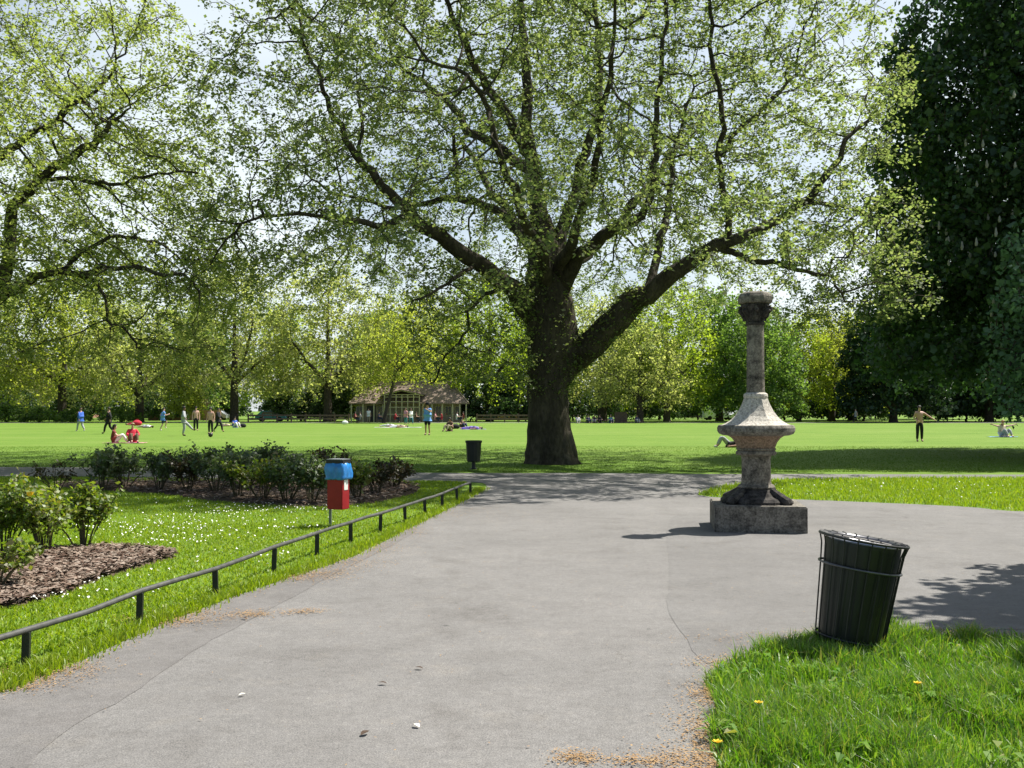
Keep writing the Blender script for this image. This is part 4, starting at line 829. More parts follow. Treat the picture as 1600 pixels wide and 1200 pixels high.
# ------------------------------------------------------------------ stone drinking fountain
fc = G(1182, 825.5); ft = empty('stone_fountain', (fc.x, fc.y, 0), R(-8)); tag(ft, 'weathered stone drinking fountain with a flared bowl and a column on a square block', 'fountain')
bm = bmesh.new(); box(bm, (0, 0, .17), (1.17, 1.17, .36), 0, .014); bmobj('plinth', bm, M['stone_block'], ft)
bm = bmesh.new(); lathe(bm, [(.50, .34), (.50, .385), (.455, .42), (.37, .445), (.345, .47), (.30, .50), (.27, .53), (.27, .545)], 8, rot=R(22.5)); 
for i in range(4):
    a = R(45 + 90 * i); rod(bm, [(math.cos(a) * .26, math.sin(a) * .26, .52), (math.cos(a) * .40, math.sin(a) * .40, .43), (math.cos(a) * .52, math.sin(a) * .52, .375), (math.cos(a) * .55, math.sin(a) * .55, .35)], [.05, .07, .075, .05], 8)
bmobj('base', bm, M['stone_black'], ft)
bm = bmesh.new(); lathe(bm, [(.235, .54), (.25, .56), (.235, .585), (.205, .60), (.195, .63), (.190, .93), (.198, .96), (.198, .985)], 40); bmobj('lower_shaft', bm, M['stone_dark'], ft, False)
bm = bmesh.new(); lathe(bm, [(.20, .98), (.255, .99), (.27, 1.01), (.265, 1.035), (.245, 1.05), (.265, 1.065), (.262, 1.08)], 40); bmobj('moulding', bm, M['stone_dark'], ft)
bm = bmesh.new(); lathe(bm, [(.245, 1.075), (.25, 1.10), (.275, 1.16), (.315, 1.215), (.37, 1.252)], 64, radf=lambda i, r_, z: 1 + .018 * (1 if (i // 2) % 2 else -1)); bmobj('corbel', bm, M['stone_red'], ft)
bm = bmesh.new(); lathe(bm, [(.37, 1.248), (.44, 1.256), (.49, 1.275), (.512, 1.31), (.515, 1.355), (.500, 1.385), (.48, 1.394)], 48); bmobj('bowl', bm, M['stone_block'], ft, False)
bm = bmesh.new(); lathe(bm, [(.482, 1.39), (.43, 1.41), (.36, 1.45), (.295, 1.51), (.24, 1.585), (.195, 1.67), (.165, 1.75)], 8, rot=R(22.5)); bmobj('cone', bm, M['stone_light'], ft)
bm = bmesh.new(); lathe(bm, [(.15, 1.748), (.158, 1.755), (.163, 1.78), (.158, 1.808), (.14, 1.822), (.125, 1.83)], 36); bmobj('collar', bm, M['stone_light'], ft)
bm = bmesh.new(); lathe(bm, [(.122, 1.82), (.12, 1.9), (.116, 2.3), (.113, 2.74)], 36); bmobj('column', bm, M['stone_dark'], ft)
bm = bmesh.new(); lathe(bm, [(.112, 2.735), (.128, 2.75), (.13, 2.775), (.117, 2.79), (.125, 2.83), (.145, 2.90), (.165, 2.955), (.18, 3.0), (.185, 3.03)], 48, radf=lambda i, r_, z: 1 + (.05 if i % 6 < 3 else -.03) * min(1, max(0, (z - 2.78) / .1)))
for i in range(8):
    a = R(45 * i); ca, sa = math.cos(a), math.sin(a); q = .03 if i % 2 else 0
    rod(bm, [(ca * .125, sa * .125, 2.80), (ca * .155, sa * .155, 2.87), (ca * (.20 + q), sa * (.20 + q), 2.945), (ca * (.205 + q), sa * (.205 + q), 2.975), (ca * (.175 + q), sa * (.175 + q), 2.985)], [.03, .035, .035, .03, .02], 7)
bmobj('capital', bm, M['stone_black'], ft)
bm = bmesh.new(); lathe(bm, [(.19, 3.03), (.232, 3.04), (.24, 3.07), (.238, 3.125), (.215, 3.165), (.16, 3.19)], 8, rot=R(22.5)); bmobj('abacus', bm, M['stone_dark'], ft)

# ------------------------------------------------------------------ leaning litter bin in the foreground
bp = G(1324, 1016); lb = empty('litter_bin', (bp.x, bp.y, 0)); lb.rotation_euler = (R(1.5), R(8.8), R(10)); tag(lb, 'large dark green barred litter bin leaning to the right in the tall grass', 'litter bin')
lb.scale = (.89, .89, 1.0)
bm = bmesh.new(); lathe(bm, [(.205, .05), (.222, .09), (.272, .70), (.272, .722), (.262, .722), (.262, .70), (.215, .10), (.02, .09)], 72, cap=False, radf=lambda i, r_, z: 1 + (.022 if (i % 6) < 3 else -.012) * (1 if z < .69 else 0)); bmobj('drum', bm, M['bin_green'], lb)
bm = bmesh.new(); lathe(bm, [(.19, -.08), (.19, .05), (.225, .055)], 32, False); bmobj('foot', bm, M['bin_black'], lb)
bm = bmesh.new(); lathe(bm, [(.228, .66), (.236, .716), (.262, .728), (.264, .72), (.24, .70)], 48, False); bmobj('liner', bm, M['liner'], lb, True)  # pale lip ring carrying the painted sky glint
bm = bmesh.new(); lathe(bm, [(.255, .735), (.262, .748), (.305, .752), (.318, .744), (.318, .736), (.304, .742), (.262, .737)], 48, False); bmobj('rim', bm, M['bin_rim'], lb, True)
for i in range(20):
    a = 2 * math.pi * i / 20; ca, sa = math.cos(a), math.sin(a); bm = bmesh.new()
    rod(bm, [(ca * .236, sa * .236, .06), (ca * .25, sa * .25, .12), (ca * .284, sa * .284, .55), (ca * .297, sa * .297, .68), (ca * .318, sa * .318, .742)], .0055, 5); rod(bm, [(ca * .262, sa * .262, .746), (ca * .318, sa * .318, .75)], .008, 5); bmobj('bar', bm, M['bin_black'], lb)
bm = bmesh.new(); hoop(bm, (0, 0, .56), .296, .008); bmobj('hoop', bm, M['bin_rim'], lb, True)
bm = bmesh.new(); hoop(bm, (0, 0, .09), .246, .007); bmobj('hoop', bm, M['bin_black'], lb, True)
bm = bmesh.new(); hoop(bm, (0, 0, .745), .319, .009); bmobj('hoop', bm, M['bin_black'], lb, True)

# ------------------------------------------------------------------ red dog-waste bin on its post
rp_ = G(516, 821); rb = empty('dog_waste_bin', (rp_.x, rp_.y, 0), R(-24)); tag(rb, 'red waste bin on a thin post with a blue bag hanging over its top', 'litter bin')
bm = bmesh.new(); rod(bm, [(0, 0, -.1), (0, 0, .62)], .022, 10); bmobj('post', bm, M['greypost'], rb)
bm = bmesh.new(); box(bm, (.17, -.06, .46), (.245, .18, .44), 0, .008); bmobj('body', bm, M['red'], rb)
bm = bmesh.new()   # bag: crumpled skirt over the rim
segs, prof = 40, [(1.0, .875), (1.10, .865), (1.2, .80), (1.22, .73), (1.18, .68), (1.22, .655), (1.10, .645), (1.04, .66)]
rings = []
for j, (s_, z) in enumerate(prof):
    ring = []
    for i in range(segs):
        a = 2 * math.pi * i / segs; ca, sa = math.cos(a), math.sin(a); q = 1 / max(abs(ca) / .125, abs(sa) / .098); wob = 1 + .045 * math.sin(7 * a + j * .9) + .03 * math.sin(13 * a - j * 1.7) + random.uniform(-.02, .02)
        k_ = 1 + (s_ * wob - 1) * (1 if j > 0 else .3); ring.append(bm.verts.new((.17 + ca * q * k_, -.06 + sa * q * k_, z + random.uniform(-.008, .008))))
    rings.append(ring)
for A, B in zip(rings, rings[1:]):
    for i in range(segs): bm.faces.new((A[i], A[(i + 1) % segs], B[(i + 1) % segs], B[i]))
bmobj('bag', bm, M['bag'], rb, True)
bm = bmesh.new(); box(bm, (.17, -.06, .885), (.27, .215, .06), 0, .012); bmobj('lid', bm, M['black'], rb)
bm = bmesh.new(); box(bm, (.17, -.06, .919), (.262, .207, .012), 0, .004); bmobj('lid_plate', bm, M['grey_lid'], rb)
bm = bmesh.new(); box(bm, (.2945, -.06, .575), (.004, .09, .14)); bmobj('sticker', bm, M['white'], rb)

# ------------------------------------------------------------------ black bin by the cross path
sp_ = G(740, 733); sb = empty('litter_bin', (sp_.x, sp_.y, 0)); tag(sb, 'small black tapered litter bin on a stem beside the great trunk', 'litter bin')
bm = bmesh.new(); lathe(bm, [(.16, .20), (.175, .22), (.205, .70), (.205, .705), (.19, .705), (.15, .25)], 48, False, lambda i, r_, z: 1 + (.02 if i % 4 < 2 else -.01)); bmobj('body', bm, M['bin_black'], sb)
bm = bmesh.new(); lathe(bm, [(.205, .70), (.225, .715), (.228, .765), (.215, .77), (.195, .715)], 40, False); bmobj('rim', bm, M['bin_black'], sb)
bm = bmesh.new(); lathe(bm, [(.10, -.05), (.10, .02), (.055, .04), (.05, .20), (.15, .21)], 20, False); bmobj('stem', bm, M['bin_black'], sb)

# ------------------------------------------------------------------ pavilion at the far side
PD = 128.0
def px2x(px, d=PD): return P(px, 640, d).x
x0, x1 = px2x(547), px2x(733); zc = lambda py, d=PD: P(800, py, d).z
pv = empty('park_pavilion', ((x0 + x1) / 2, PD, 0)); tag(pv, 'timber park pavilion with hipped tile roofs and a white lattice porch', 'building')
W = x1 - x0; ze = zc(630) ; zr = zc(596)
def hip(bm, xa, xb, ya, yb, z0, z1, cut):
    v = [bm.verts.new(q) for q in ((xa, ya, z0), (xb, ya, z0), (xb, yb, z0), (xa, yb, z0), (xa + cut, (ya + yb) / 2, z1), (xb - cut, (ya + yb) / 2, z1))]
    for f_ in ((0, 1, 5, 4), (1, 2, 5), (2, 3, 4, 5), (3, 0, 4)): bm.faces.new([v[i] for i in f_])
    lo = [bm.verts.new((q.co.x, q.co.y, z0 - .12)) for q in v[:4]]
    for i in range(4): bm.faces.new((v[i], v[(i + 1) % 4], lo[(i + 1) % 4], lo[i]))
    bm.faces.new(lo)
bm = bmesh.new(); hip(bm, -W / 2, W / 2, -1.2, 7.2, ze, zr, 2.6); rf = bmobj('roof', bm, M['tile'], pv)
bm = bmesh.new(); rod(bm, [(W / 2, -1.2, ze + .03), (W / 2 - 2.6, 3, zr + .05)], .09, 6); rod(bm, [(-W / 2, -1.2, ze + .03), (-W / 2 + 2.6, 3, zr + .05)], .09, 6); rod(bm, [(-W / 2 + 2.6, 3, zr + .05), (W / 2 - 2.6, 3, zr + .05)], .09, 6); bmobj('ridge_tile', bm, M['plaster'], rf)
bm = bmesh.new(); box(bm, (0, 3.2, (ze - .1) / 2), (W - 2.2, 6.2, ze - .12)); bmobj('wall', bm, M['plaster'], pv)
gx0, gx1 = px2x(603) - (x0 + x1) / 2, px2x(657) - (x0 + x1) / 2; gm = (gx0 + gx1) / 2; zg = zc(612); zt = zc(617)
bm = bmesh.new()
for i in range(7): box(bm, (gx0 + (gx1 - gx0) * i / 6, -1.5, zt / 2), (.12, .12, zt))
for k_, z in enumerate((1.0, 1.9, 2.6, 3.2, zt)): box(bm, (gm, -1.505, z), (gx1 - gx0 + .12, .08, .1))
rod(bm, [(gx0 - .5, -1.5, zt - .1), (gm, -1.5, zg + .15)], .08, 4); rod(bm, [(gx1 + .5, -1.5, zt - .1), (gm, -1.5, zg + .15)], .08, 4)
bmobj('lattice', bm, M['timber'], pv)
bm = bmesh.new(); v = [bm.verts.new(q) for q in ((gx0 - .6, -1.65, zt), (gx1 + .6, -1.65, zt), (gm, -1.65, zg + .25), (gx0 - .6, 3, zt), (gx1 + .6, 3, zt), (gm, 3, zg + .25))]
for f_ in ((0, 2, 5, 3), (1, 4, 5, 2)): bm.faces.new([v[i] for i in f_])
bmobj('porch_roof', bm, M['tile'], pv)
for px in (551, 569, 586, 600, 662, 676, 692, 708, 719, 729):
    bm = bmesh.new(); box(bm, (px2x(px) - (x0 + x1) / 2, -1.0, ze / 2 - .06), (.16, .16, ze - .12)); bmobj('pillar', bm, M['timber'], pv)
bm = bmesh.new(); box(bm, (px2x(580, PD) - (x0 + x1) / 2, .08, 1.05), (1.1, .06, 2.1)); bmobj('door', bm, M['black'], pv)
for pa, pb in ((556, 567), (590, 599), (664, 675), (680, 690), (695, 706), (711, 718)):
    xa, xb = px2x(pa) - (x0 + x1) / 2, px2x(pb) - (x0 + x1) / 2; bm = bmesh.new(); box(bm, ((xa + xb) / 2, .075, 1.45), (xb - xa, .06, 1.2)); wn = bmobj('window', bm, M['timber'], pv)
    bm = bmesh.new(); box(bm, ((xa + xb) / 2 - (xb - xa) * .22, .03, 1.45), ((xb - xa) * .36, .04, 1.05)); box(bm, ((xa + xb) / 2 + (xb - xa) * .22, .03, 1.45), ((xb - xa) * .36, .04, 1.05)); bmobj('pane', bm, M['glass'], wn)
# ------------------------------------------------------------------ houses, wall, fences, cars beyond the trees
def house(label, px, d, wd, hgt, floors, bays, mat=M['brick']):
    c = P(px, 640, d); r_ = empty('brick_house', (c.x, d, 0)); tag(r_, label, 'house', 'houses behind the far trees')
    bm = bmesh.new(); box(bm, (0, 4, hgt / 2), (wd, 8, hgt)); bmobj('wall', bm, mat, r_)
    bm = bmesh.new(); hip(bm, -wd / 2 - .3, wd / 2 + .3, -.3, 8.3, hgt + .12, hgt + 3, 2.0); rf = bmobj('roof', bm, M['slate'], r_)
    bm = bmesh.new(); box(bm, (wd * .3, 4, hgt + 3.1), (.9, .9, 2.0)); bmobj('chimney', bm, mat, rf)
    for fl in range(floors):
        for j in range(bays):
            x = -wd / 2 + wd * (j + .5) / bays; z = 1.5 + fl * 3.0
            if z + .9 > hgt: continue
            bm = bmesh.new(); box(bm, (x, -.02, z), (1.15, .12, 1.6)); fr = bmobj('window', bm, M['white'], r_)
            bm = bmesh.new(); box(bm, (x, -.075, z), (.95, .04, 1.4)); bmobj('pane', bm, M['glass'], fr)
    bm = bmesh.new(); box(bm, (wd * .1, -.02, 1.05), (1.0, .1, 2.1)); bmobj('door', bm, M['bin_green'], r_)
house('red brick house glimpsed under the low wide tree at left', 285, 185, 16, 7, 2, 5)
house('brick house behind the far left trees', 60, 190, 18, 9, 3, 6)
house('brick house glimpsed left of the stone column', 1130, 200, 16, 6.5, 2, 5)
house('brick house mostly hidden behind the pavilion', 560, 195, 18, 9, 3, 6)
def wall(label, pa, pb, d, h, mat, cap=True):
    a, b_ = px2x(pa, d), px2x(pb, d); r_ = empty('boundary_wall', ((a + b_) / 2, d, 0)); tag(r_, label, 'wall')
    bm = bmesh.new(); box(bm, (0, 0, h / 2), (b_ - a, .3, h)); bmobj('wall_face', bm, mat, r_)
    bm = bmesh.new(); box(bm, (0, 0, h + .04), (b_ - a + .1, .4, .08)); bmobj('coping', bm, M['plaster'], r_)
wall('low red brick boundary wall behind the footballers', 232, 345, 148, 1.5, M['brick'])
wall('low brick boundary wall right of the pavilion', 745, 835, 150, 1.6, M['brick'])
def rail_fence(label, pa, pb, d, n):
    a, b_ = px2x(pa, d), px2x(pb, d); r_ = empty('timber_fence', (a, d, 0)); tag(r_, label, 'fence', 'timber rail fences at the field edge')
    for i in range(n + 1):
        bm = bmesh.new(); box(bm, ((b_ - a) * i / n, 0, .55), (.16, .16, 1.1), 0, .01); bmobj('post', bm, M['timber_brown'], r_)
    for z in (.45, .88):
        bm = bmesh.new(); box(bm, ((b_ - a) / 2, -.11, z), (b_ - a, .05, .2)); bmobj('rail', bm, M['timber_brown'], r_)
rail_fence('brown timber rail fence left of the pavilion', 388, 545, 124, 7)
rail_fence('brown timber rail fence left of the great trunk', 745, 832, 124.4, 4)
def car(label, px, d, col, rz, van=False):
    c = P(px, 640, d); r_ = empty('parked_van' if van else 'parked_car', (c.x, d, 0), rz); tag(r_, label, 'van' if van else 'car', 'vehicles parked beyond the far trees')
    Lh = 2.3 if van else 2.05; Wd = .95 if van else .84
    body = [(-Lh, .35), (-Lh, .75), (-Lh + .1, 2.1), (Lh - 1.1, 2.15), (Lh - .6, 1.2), (Lh, 1.0), (Lh, .35)] if van else [(-Lh, .32), (-Lh - .02, .85), (-Lh + .35, .93), (-Lh + .85, 1.42), (.35, 1.45), (1.05, .95), (Lh - .08, .78), (Lh, .35)]
    bm = bmesh.new()
    A = [bm.verts.new((x, -Wd * (1 if z < 1 else .88), z)) for x, z in body]; B = [bm.verts.new((x, Wd * (1 if z < 1 else .88), z)) for x, z in body]
    n = len(body); bm.faces.new(A); bm.faces.new(B[::-1])
    for i in range(n): bm.faces.new((A[i], B[i], B[(i + 1) % n], A[(i + 1) % n]))
    bmesh.ops.bevel(bm, geom=bm.edges[:], offset=.04, segments=2, affect='EDGES'); bmobj('body', bm, col, r_)
    for s_ in (-1, 1):
        bm = bmesh.new()
        q = [(Lh - 1.55, 1.3), (Lh - 1.5, 1.95), (Lh - 1.12, 1.95), (Lh - .85, 1.3)] if van else [(-1.25, .98), (-.95, 1.33), (.28, 1.35), (.78, .98)]
        f_ = [bm.verts.new((x, s_ * (Wd * .95 + .03), z)) for x, z in q]; g_ = [bm.verts.new((x, s_ * (Wd * .8), z)) for x, z in q]; bm.faces.new(f_); bm.faces.new(g_)
        for i in range(4): bm.faces.new((f_[i], f_[(i + 1) % 4], g_[(i + 1) % 4], g_[i]))
        bmobj('side_window', bm, M['glass'], r_)
        for xx in (-Lh + .8, Lh - .85):
            bm = bmesh.new(); lathe(bm, [(.2, -.1), (.31, -.1), (.32, -.06), (.32, .06), (.31, .1), (.2, .1)], 20); bmesh.ops.rotate(bm, cent=(0, 0, 0), matrix=Matrix.Rotation(math.pi / 2, 3, 'X'), verts=bm.verts); bmesh.ops.translate(bm, vec=(xx, s_ * (Wd - .05), .32), verts=bm.verts); bmobj('wheel', bm, M['tyre'], r_)
silver = simple('silver_paint', (0.45, 0.46, 0.5), 0.3, 0.4, .05); tealp = simple('turquoise_paint', (0.06, 0.3, 0.38), 0.35, 0, .08); whitep = simple('white_car_paint', (0.75, 0.76, 0.78), 0.3, 0, .04); bluep = simple('blue_car_paint', (0.05, 0.09, 0.2), 0.3, 0, .08)
car('silver car parked beyond the trees at the far left', 38, 150, silver, .05)
car('dark blue car parked beyond the trees, right of the silver one', 84, 150.5, bluep, .02)
car('turquoise car parked behind the rail fence', 424, 136, tealp, .08)
car('silver car parked behind the footballers', 335, 151, silver, 3.1)
car('white van parked left of the stone column', 1122, 152, whitep, .05, True)
car('white car parked right behind the stone column', 1160, 151, whitep, .1)
# brown slatted box at the far path
c = G(970, 660.5); bx_ = empty('wooden_box', (c.x, c.y, 0)); tag(bx_, 'dark brown slatted wooden box beside the far path', 'storage box')
bm = bmesh.new()
for i in range(5): box(bm, (0, -.5, .14 + i * .24), (1.5, .05, .2), 0, .01); box(bm, (0, .5, .14 + i * .24), (1.5, .05, .2), 0, .01)
box(bm, (0, 0, .62), (1.42, .94, 1.2)); bmobj('body', bm, M['timber_brown'], bx_)
bm = bmesh.new(); box(bm, (0, 0, 1.27), (1.62, 1.16, .07), 0, .01); bmobj('lid', bm, M['timber_brown'], bx_)

# ------------------------------------------------------------------ people
dg = bpy.context.evaluated_depsgraph_get
def skinned(name, J, edges, rad, root, mat, parent, sub=1):
    keys = list(J); me = bpy.data.meshes.new(name); idx = {k: i for i, k in enumerate(keys)}
    me.from_pydata([J[k] for k in keys], [(idx[a], idx[b_]) for a, b_ in edges], [])
    o = bpy.data.objects.new(name, me); C.objects.link(o)
    m = o.modifiers.new('skin', 'SKIN'); m.use_smooth_shade = True
    if not me.skin_vertices: 
        bpy.context.view_layer.objects.active = o
    for k in keys:
        d_ = me.skin_vertices[0].data[idx[k]]; d_.radius = rad[k] if isinstance(rad[k], tuple) else (rad[k], rad[k]); d_.use_root = (k == root)
    s_ = o.modifiers.new('sub', 'SUBSURF'); s_.levels = sub; s_.render_levels = sub
    ev = o.evaluated_get(dg()); nm = bpy.data.meshes.new_from_object(ev)
    bpy.data.objects.remove(o); bpy.data.meshes.remove(me)
    nm.name = name
    for p in nm.polygons: p.use_smooth = True
    nm.materials.clear(); return link(name, nm, mat, parent)
def pose(kind):
    V_ = lambda *a: Vector(a)
    J = dict(pel=V_(0, 0, .95), spi=V_(0, 0, 1.12), che=V_(0, 0, 1.31), nec=V_(0, 0, 1.47), hea=V_(0, .015, 1.60), top=V_(0, .01, 1.70), nos=V_(0, .10, 1.595))
    for s_, S_ in ((-1, 'L'), (1, 'R')):
        J.update({'sh' + S_: V_(s_ * .17, 0, 1.41), 'el' + S_: V_(s_ * .24, -.03, 1.13), 'wr' + S_: V_(s_ * .25, .06, .89), 'hi' + S_: V_(s_ * .09, 0, .88), 'kn' + S_: V_(s_ * .10, .02, .49), 'an' + S_: V_(s_ * .11, -.03, .085), 'to' + S_: V_(s_ * .12, .13, .035)})
    def up(dz, dy=0, ks=('pel', 'spi', 'che', 'nec', 'hea', 'top', 'nos', 'shL', 'shR', 'elL', 'elR', 'wrL', 'wrR', 'hiL', 'hiR')):
        for k in ks: J[k] = J[k] + V_(0, dy, dz)
    if kind == 'walk':
        J['knL'] = V_(-.1, .2, .52); J['anL'] = V_(-.1, .27, .09); J['toL'] = V_(-.1, .42, .06); J['knR'] = V_(.1, -.03, .48); J['anR'] = V_(.1, -.3, .14); J['toR'] = V_(.1, -.2, .035); up(-.03)
        J['elL'] = V_(-.24, -.14, 1.14); J['wrL'] = V_(-.23, -.12, .9); J['elR'] = V_(.24, .08, 1.14); J['wrR'] = V_(.22, .24, .98)
    elif kind == 'kick':
        J['knL'] = V_(-.1, .28, .62); J['anL'] = V_(-.1, .52, .36); J['toL'] = V_(-.1, .68, .38); J['knR'] = V_(.1, .05, .5); J['anR'] = V_(.1, -.05, .09)
        J['elL'] = V_(-.38, -.1, 1.2); J['wrL'] = V_(-.52, .02, 1.08); J['elR'] = V_(.38, .02, 1.18); J['wrR'] = V_(.5, .12, 1.05)
    elif kind == 'run':
        J['knL'] = V_(-.1, .33, .68); J['anL'] = V_(-.1, .2, .3); J['toL'] = V_(-.1, .33, .22); J['knR'] = V_(.1, -.02, .48); J['anR'] = V_(.1, -.2, .12); J['toR'] = V_(.1, -.07, .035)
        for k in ('che', 'nec', 'hea', 'top', 'nos', 'shL', 'shR'): J[k] = J[k] + V_(0, .07, 0)
        J['elL'] = V_(-.24, -.16, 1.18); J['wrL'] = V_(-.22, .04, 1.06); J['elR'] = V_(.24, .16, 1.16); J['wrR'] = V_(.18, .36, 1.24)
    elif kind == 'armout':
        J['elL'] = V_(-.41, .04, 1.24); J['wrL'] = V_(-.62, .16, 1.09); J['elR'] = V_(.24, -.05, 1.14); J['wrR'] = V_(.15, .14, 1.02)
    elif kind == 'armup':
        J['elR'] = V_(.28, .08, 1.45); J['wrR'] = V_(.14, .14, 1.68); J['elL'] = V_(-.26, .1, 1.25); J['wrL'] = V_(-.1, .25, 1.38)
    elif kind in ('sit', 'sitarms'):
        up(-.84, 0)
        for k, dy in (('spi', -.04), ('che', -.05), ('nec', -.04), ('hea', -.01), ('top', 0), ('nos', 0), ('shL', -.05), ('shR', -.05)): J[k] = J[k] + V_(0, dy, 0)
        for s_, S_ in ((-1, 'L'), (1, 'R')):
            J['hi' + S_] = V_(s_ * .1, .04, .12); J['kn' + S_] = V_(s_ * .13, .36, .43); J['an' + S_] = V_(s_ * .12, .56, .085); J['to' + S_] = V_(s_ * .13, .7, .04)
            J['el' + S_] = V_(s_ * .26, .1, .36); J['wr' + S_] = V_(s_ * .13, .31, .38)
            if kind == 'sitarms': J['el' + S_] = V_(s_ * .40, .04, .60); J['wr' + S_] = V_(s_ * .63, .06, .66)
    elif kind == 'chair':
        up(-.42)
        for s_, S_ in ((-1, 'L'), (1, 'R')):
            J['hi' + S_] = V_(s_ * .1, .03, .5); J['kn' + S_] = V_(s_ * .12, .44, .49); J['an' + S_] = V_(s_ * .12, .42, .085); J['to' + S_] = V_(s_ * .13, .56, .035)
            J['el' + S_] = V_(s_ * .23, .1, .74); J['wr' + S_] = V_(s_ * .16, .32, .74)
    elif kind in ('lie', 'lieknee'):
        K = {k: V_(v.x, -(v.z - .95), .115 + v.y) for k, v in J.items()}; J = K
        J['nos'] = V_(0, -.645, .215); J['toL'] = V_(-.13, .93, .17); J['toR'] = V_(.13, .93, .17); J['anL'].z = .07; J['anR'].z = .07; J['wrL'].z = .06; J['wrR'].z = .06
        if kind == 'lieknee':
            for s_, S_ in ((-1, 'L'), (1, 'R')): J['kn' + S_] = V_(s_ * .11, .38, .46); J['an' + S_] = V_(s_ * .12, .56, .085); J['to' + S_] = V_(s_ * .12, .7, .04)
    for s_, S_ in ((-1, 'L'), (1, 'R')):
        w_, e_ = J['wr' + S_], J['el' + S_]; d = (w_ - e_).normalized(); side = d.cross(Vector((s_, .3, .2))).normalized(); n_ = d.cross(side)
        J['ha' + S_] = w_ + d * .075
        for q in range(4):
            o_ = side * (q - 1.5) * .019; J[f'f{q}a' + S_] = J['ha' + S_] + d * .03 + o_; J[f'f{q}b' + S_] = J['ha' + S_] + d * (.085 - .012 * abs(q - 1.3)) + o_ + n_ * .018
        J['tha' + S_] = w_ + d * .035 + side * .035; J['thb' + S_] = w_ + d * .075 + side * .058
    return J
BE = [('pel', 'spi'), ('spi', 'che'), ('che', 'nec'), ('nec', 'hea'), ('hea', 'top'), ('hea', 'nos')]
for S_ in 'LR':
    BE += [('che', 'sh' + S_), ('sh' + S_, 'el' + S_), ('el' + S_, 'wr' + S_), ('wr' + S_, 'ha' + S_), ('pel', 'hi' + S_), ('hi' + S_, 'kn' + S_), ('kn' + S_, 'an' + S_), ('an' + S_, 'to' + S_), ('wr' + S_, 'tha' + S_), ('tha' + S_, 'thb' + S_)]
    for q in range(4): BE += [('ha' + S_, f'f{q}a' + S_), (f'f{q}a' + S_, f'f{q}b' + S_)]
BR = dict(pel=(.155, .115), spi=(.135, .105), che=(.16, .115), nec=.056, hea=(.082, .098), top=.055, nos=.016, sh=.062, el=.043, wr=.03, ha=(.036, .018), hi=.092, kn=.058, an=.04, to=.035, tha=.011, thb=.009)
for q in range(4): BR[f'f{q}a'] = .0095; BR[f'f{q}b'] = .008
def rad_of(k, f=1.0):
    v = BR.get(k) or BR[k[:-1]]; return tuple(x * f for x in v) if isinstance(v, tuple) else v * f
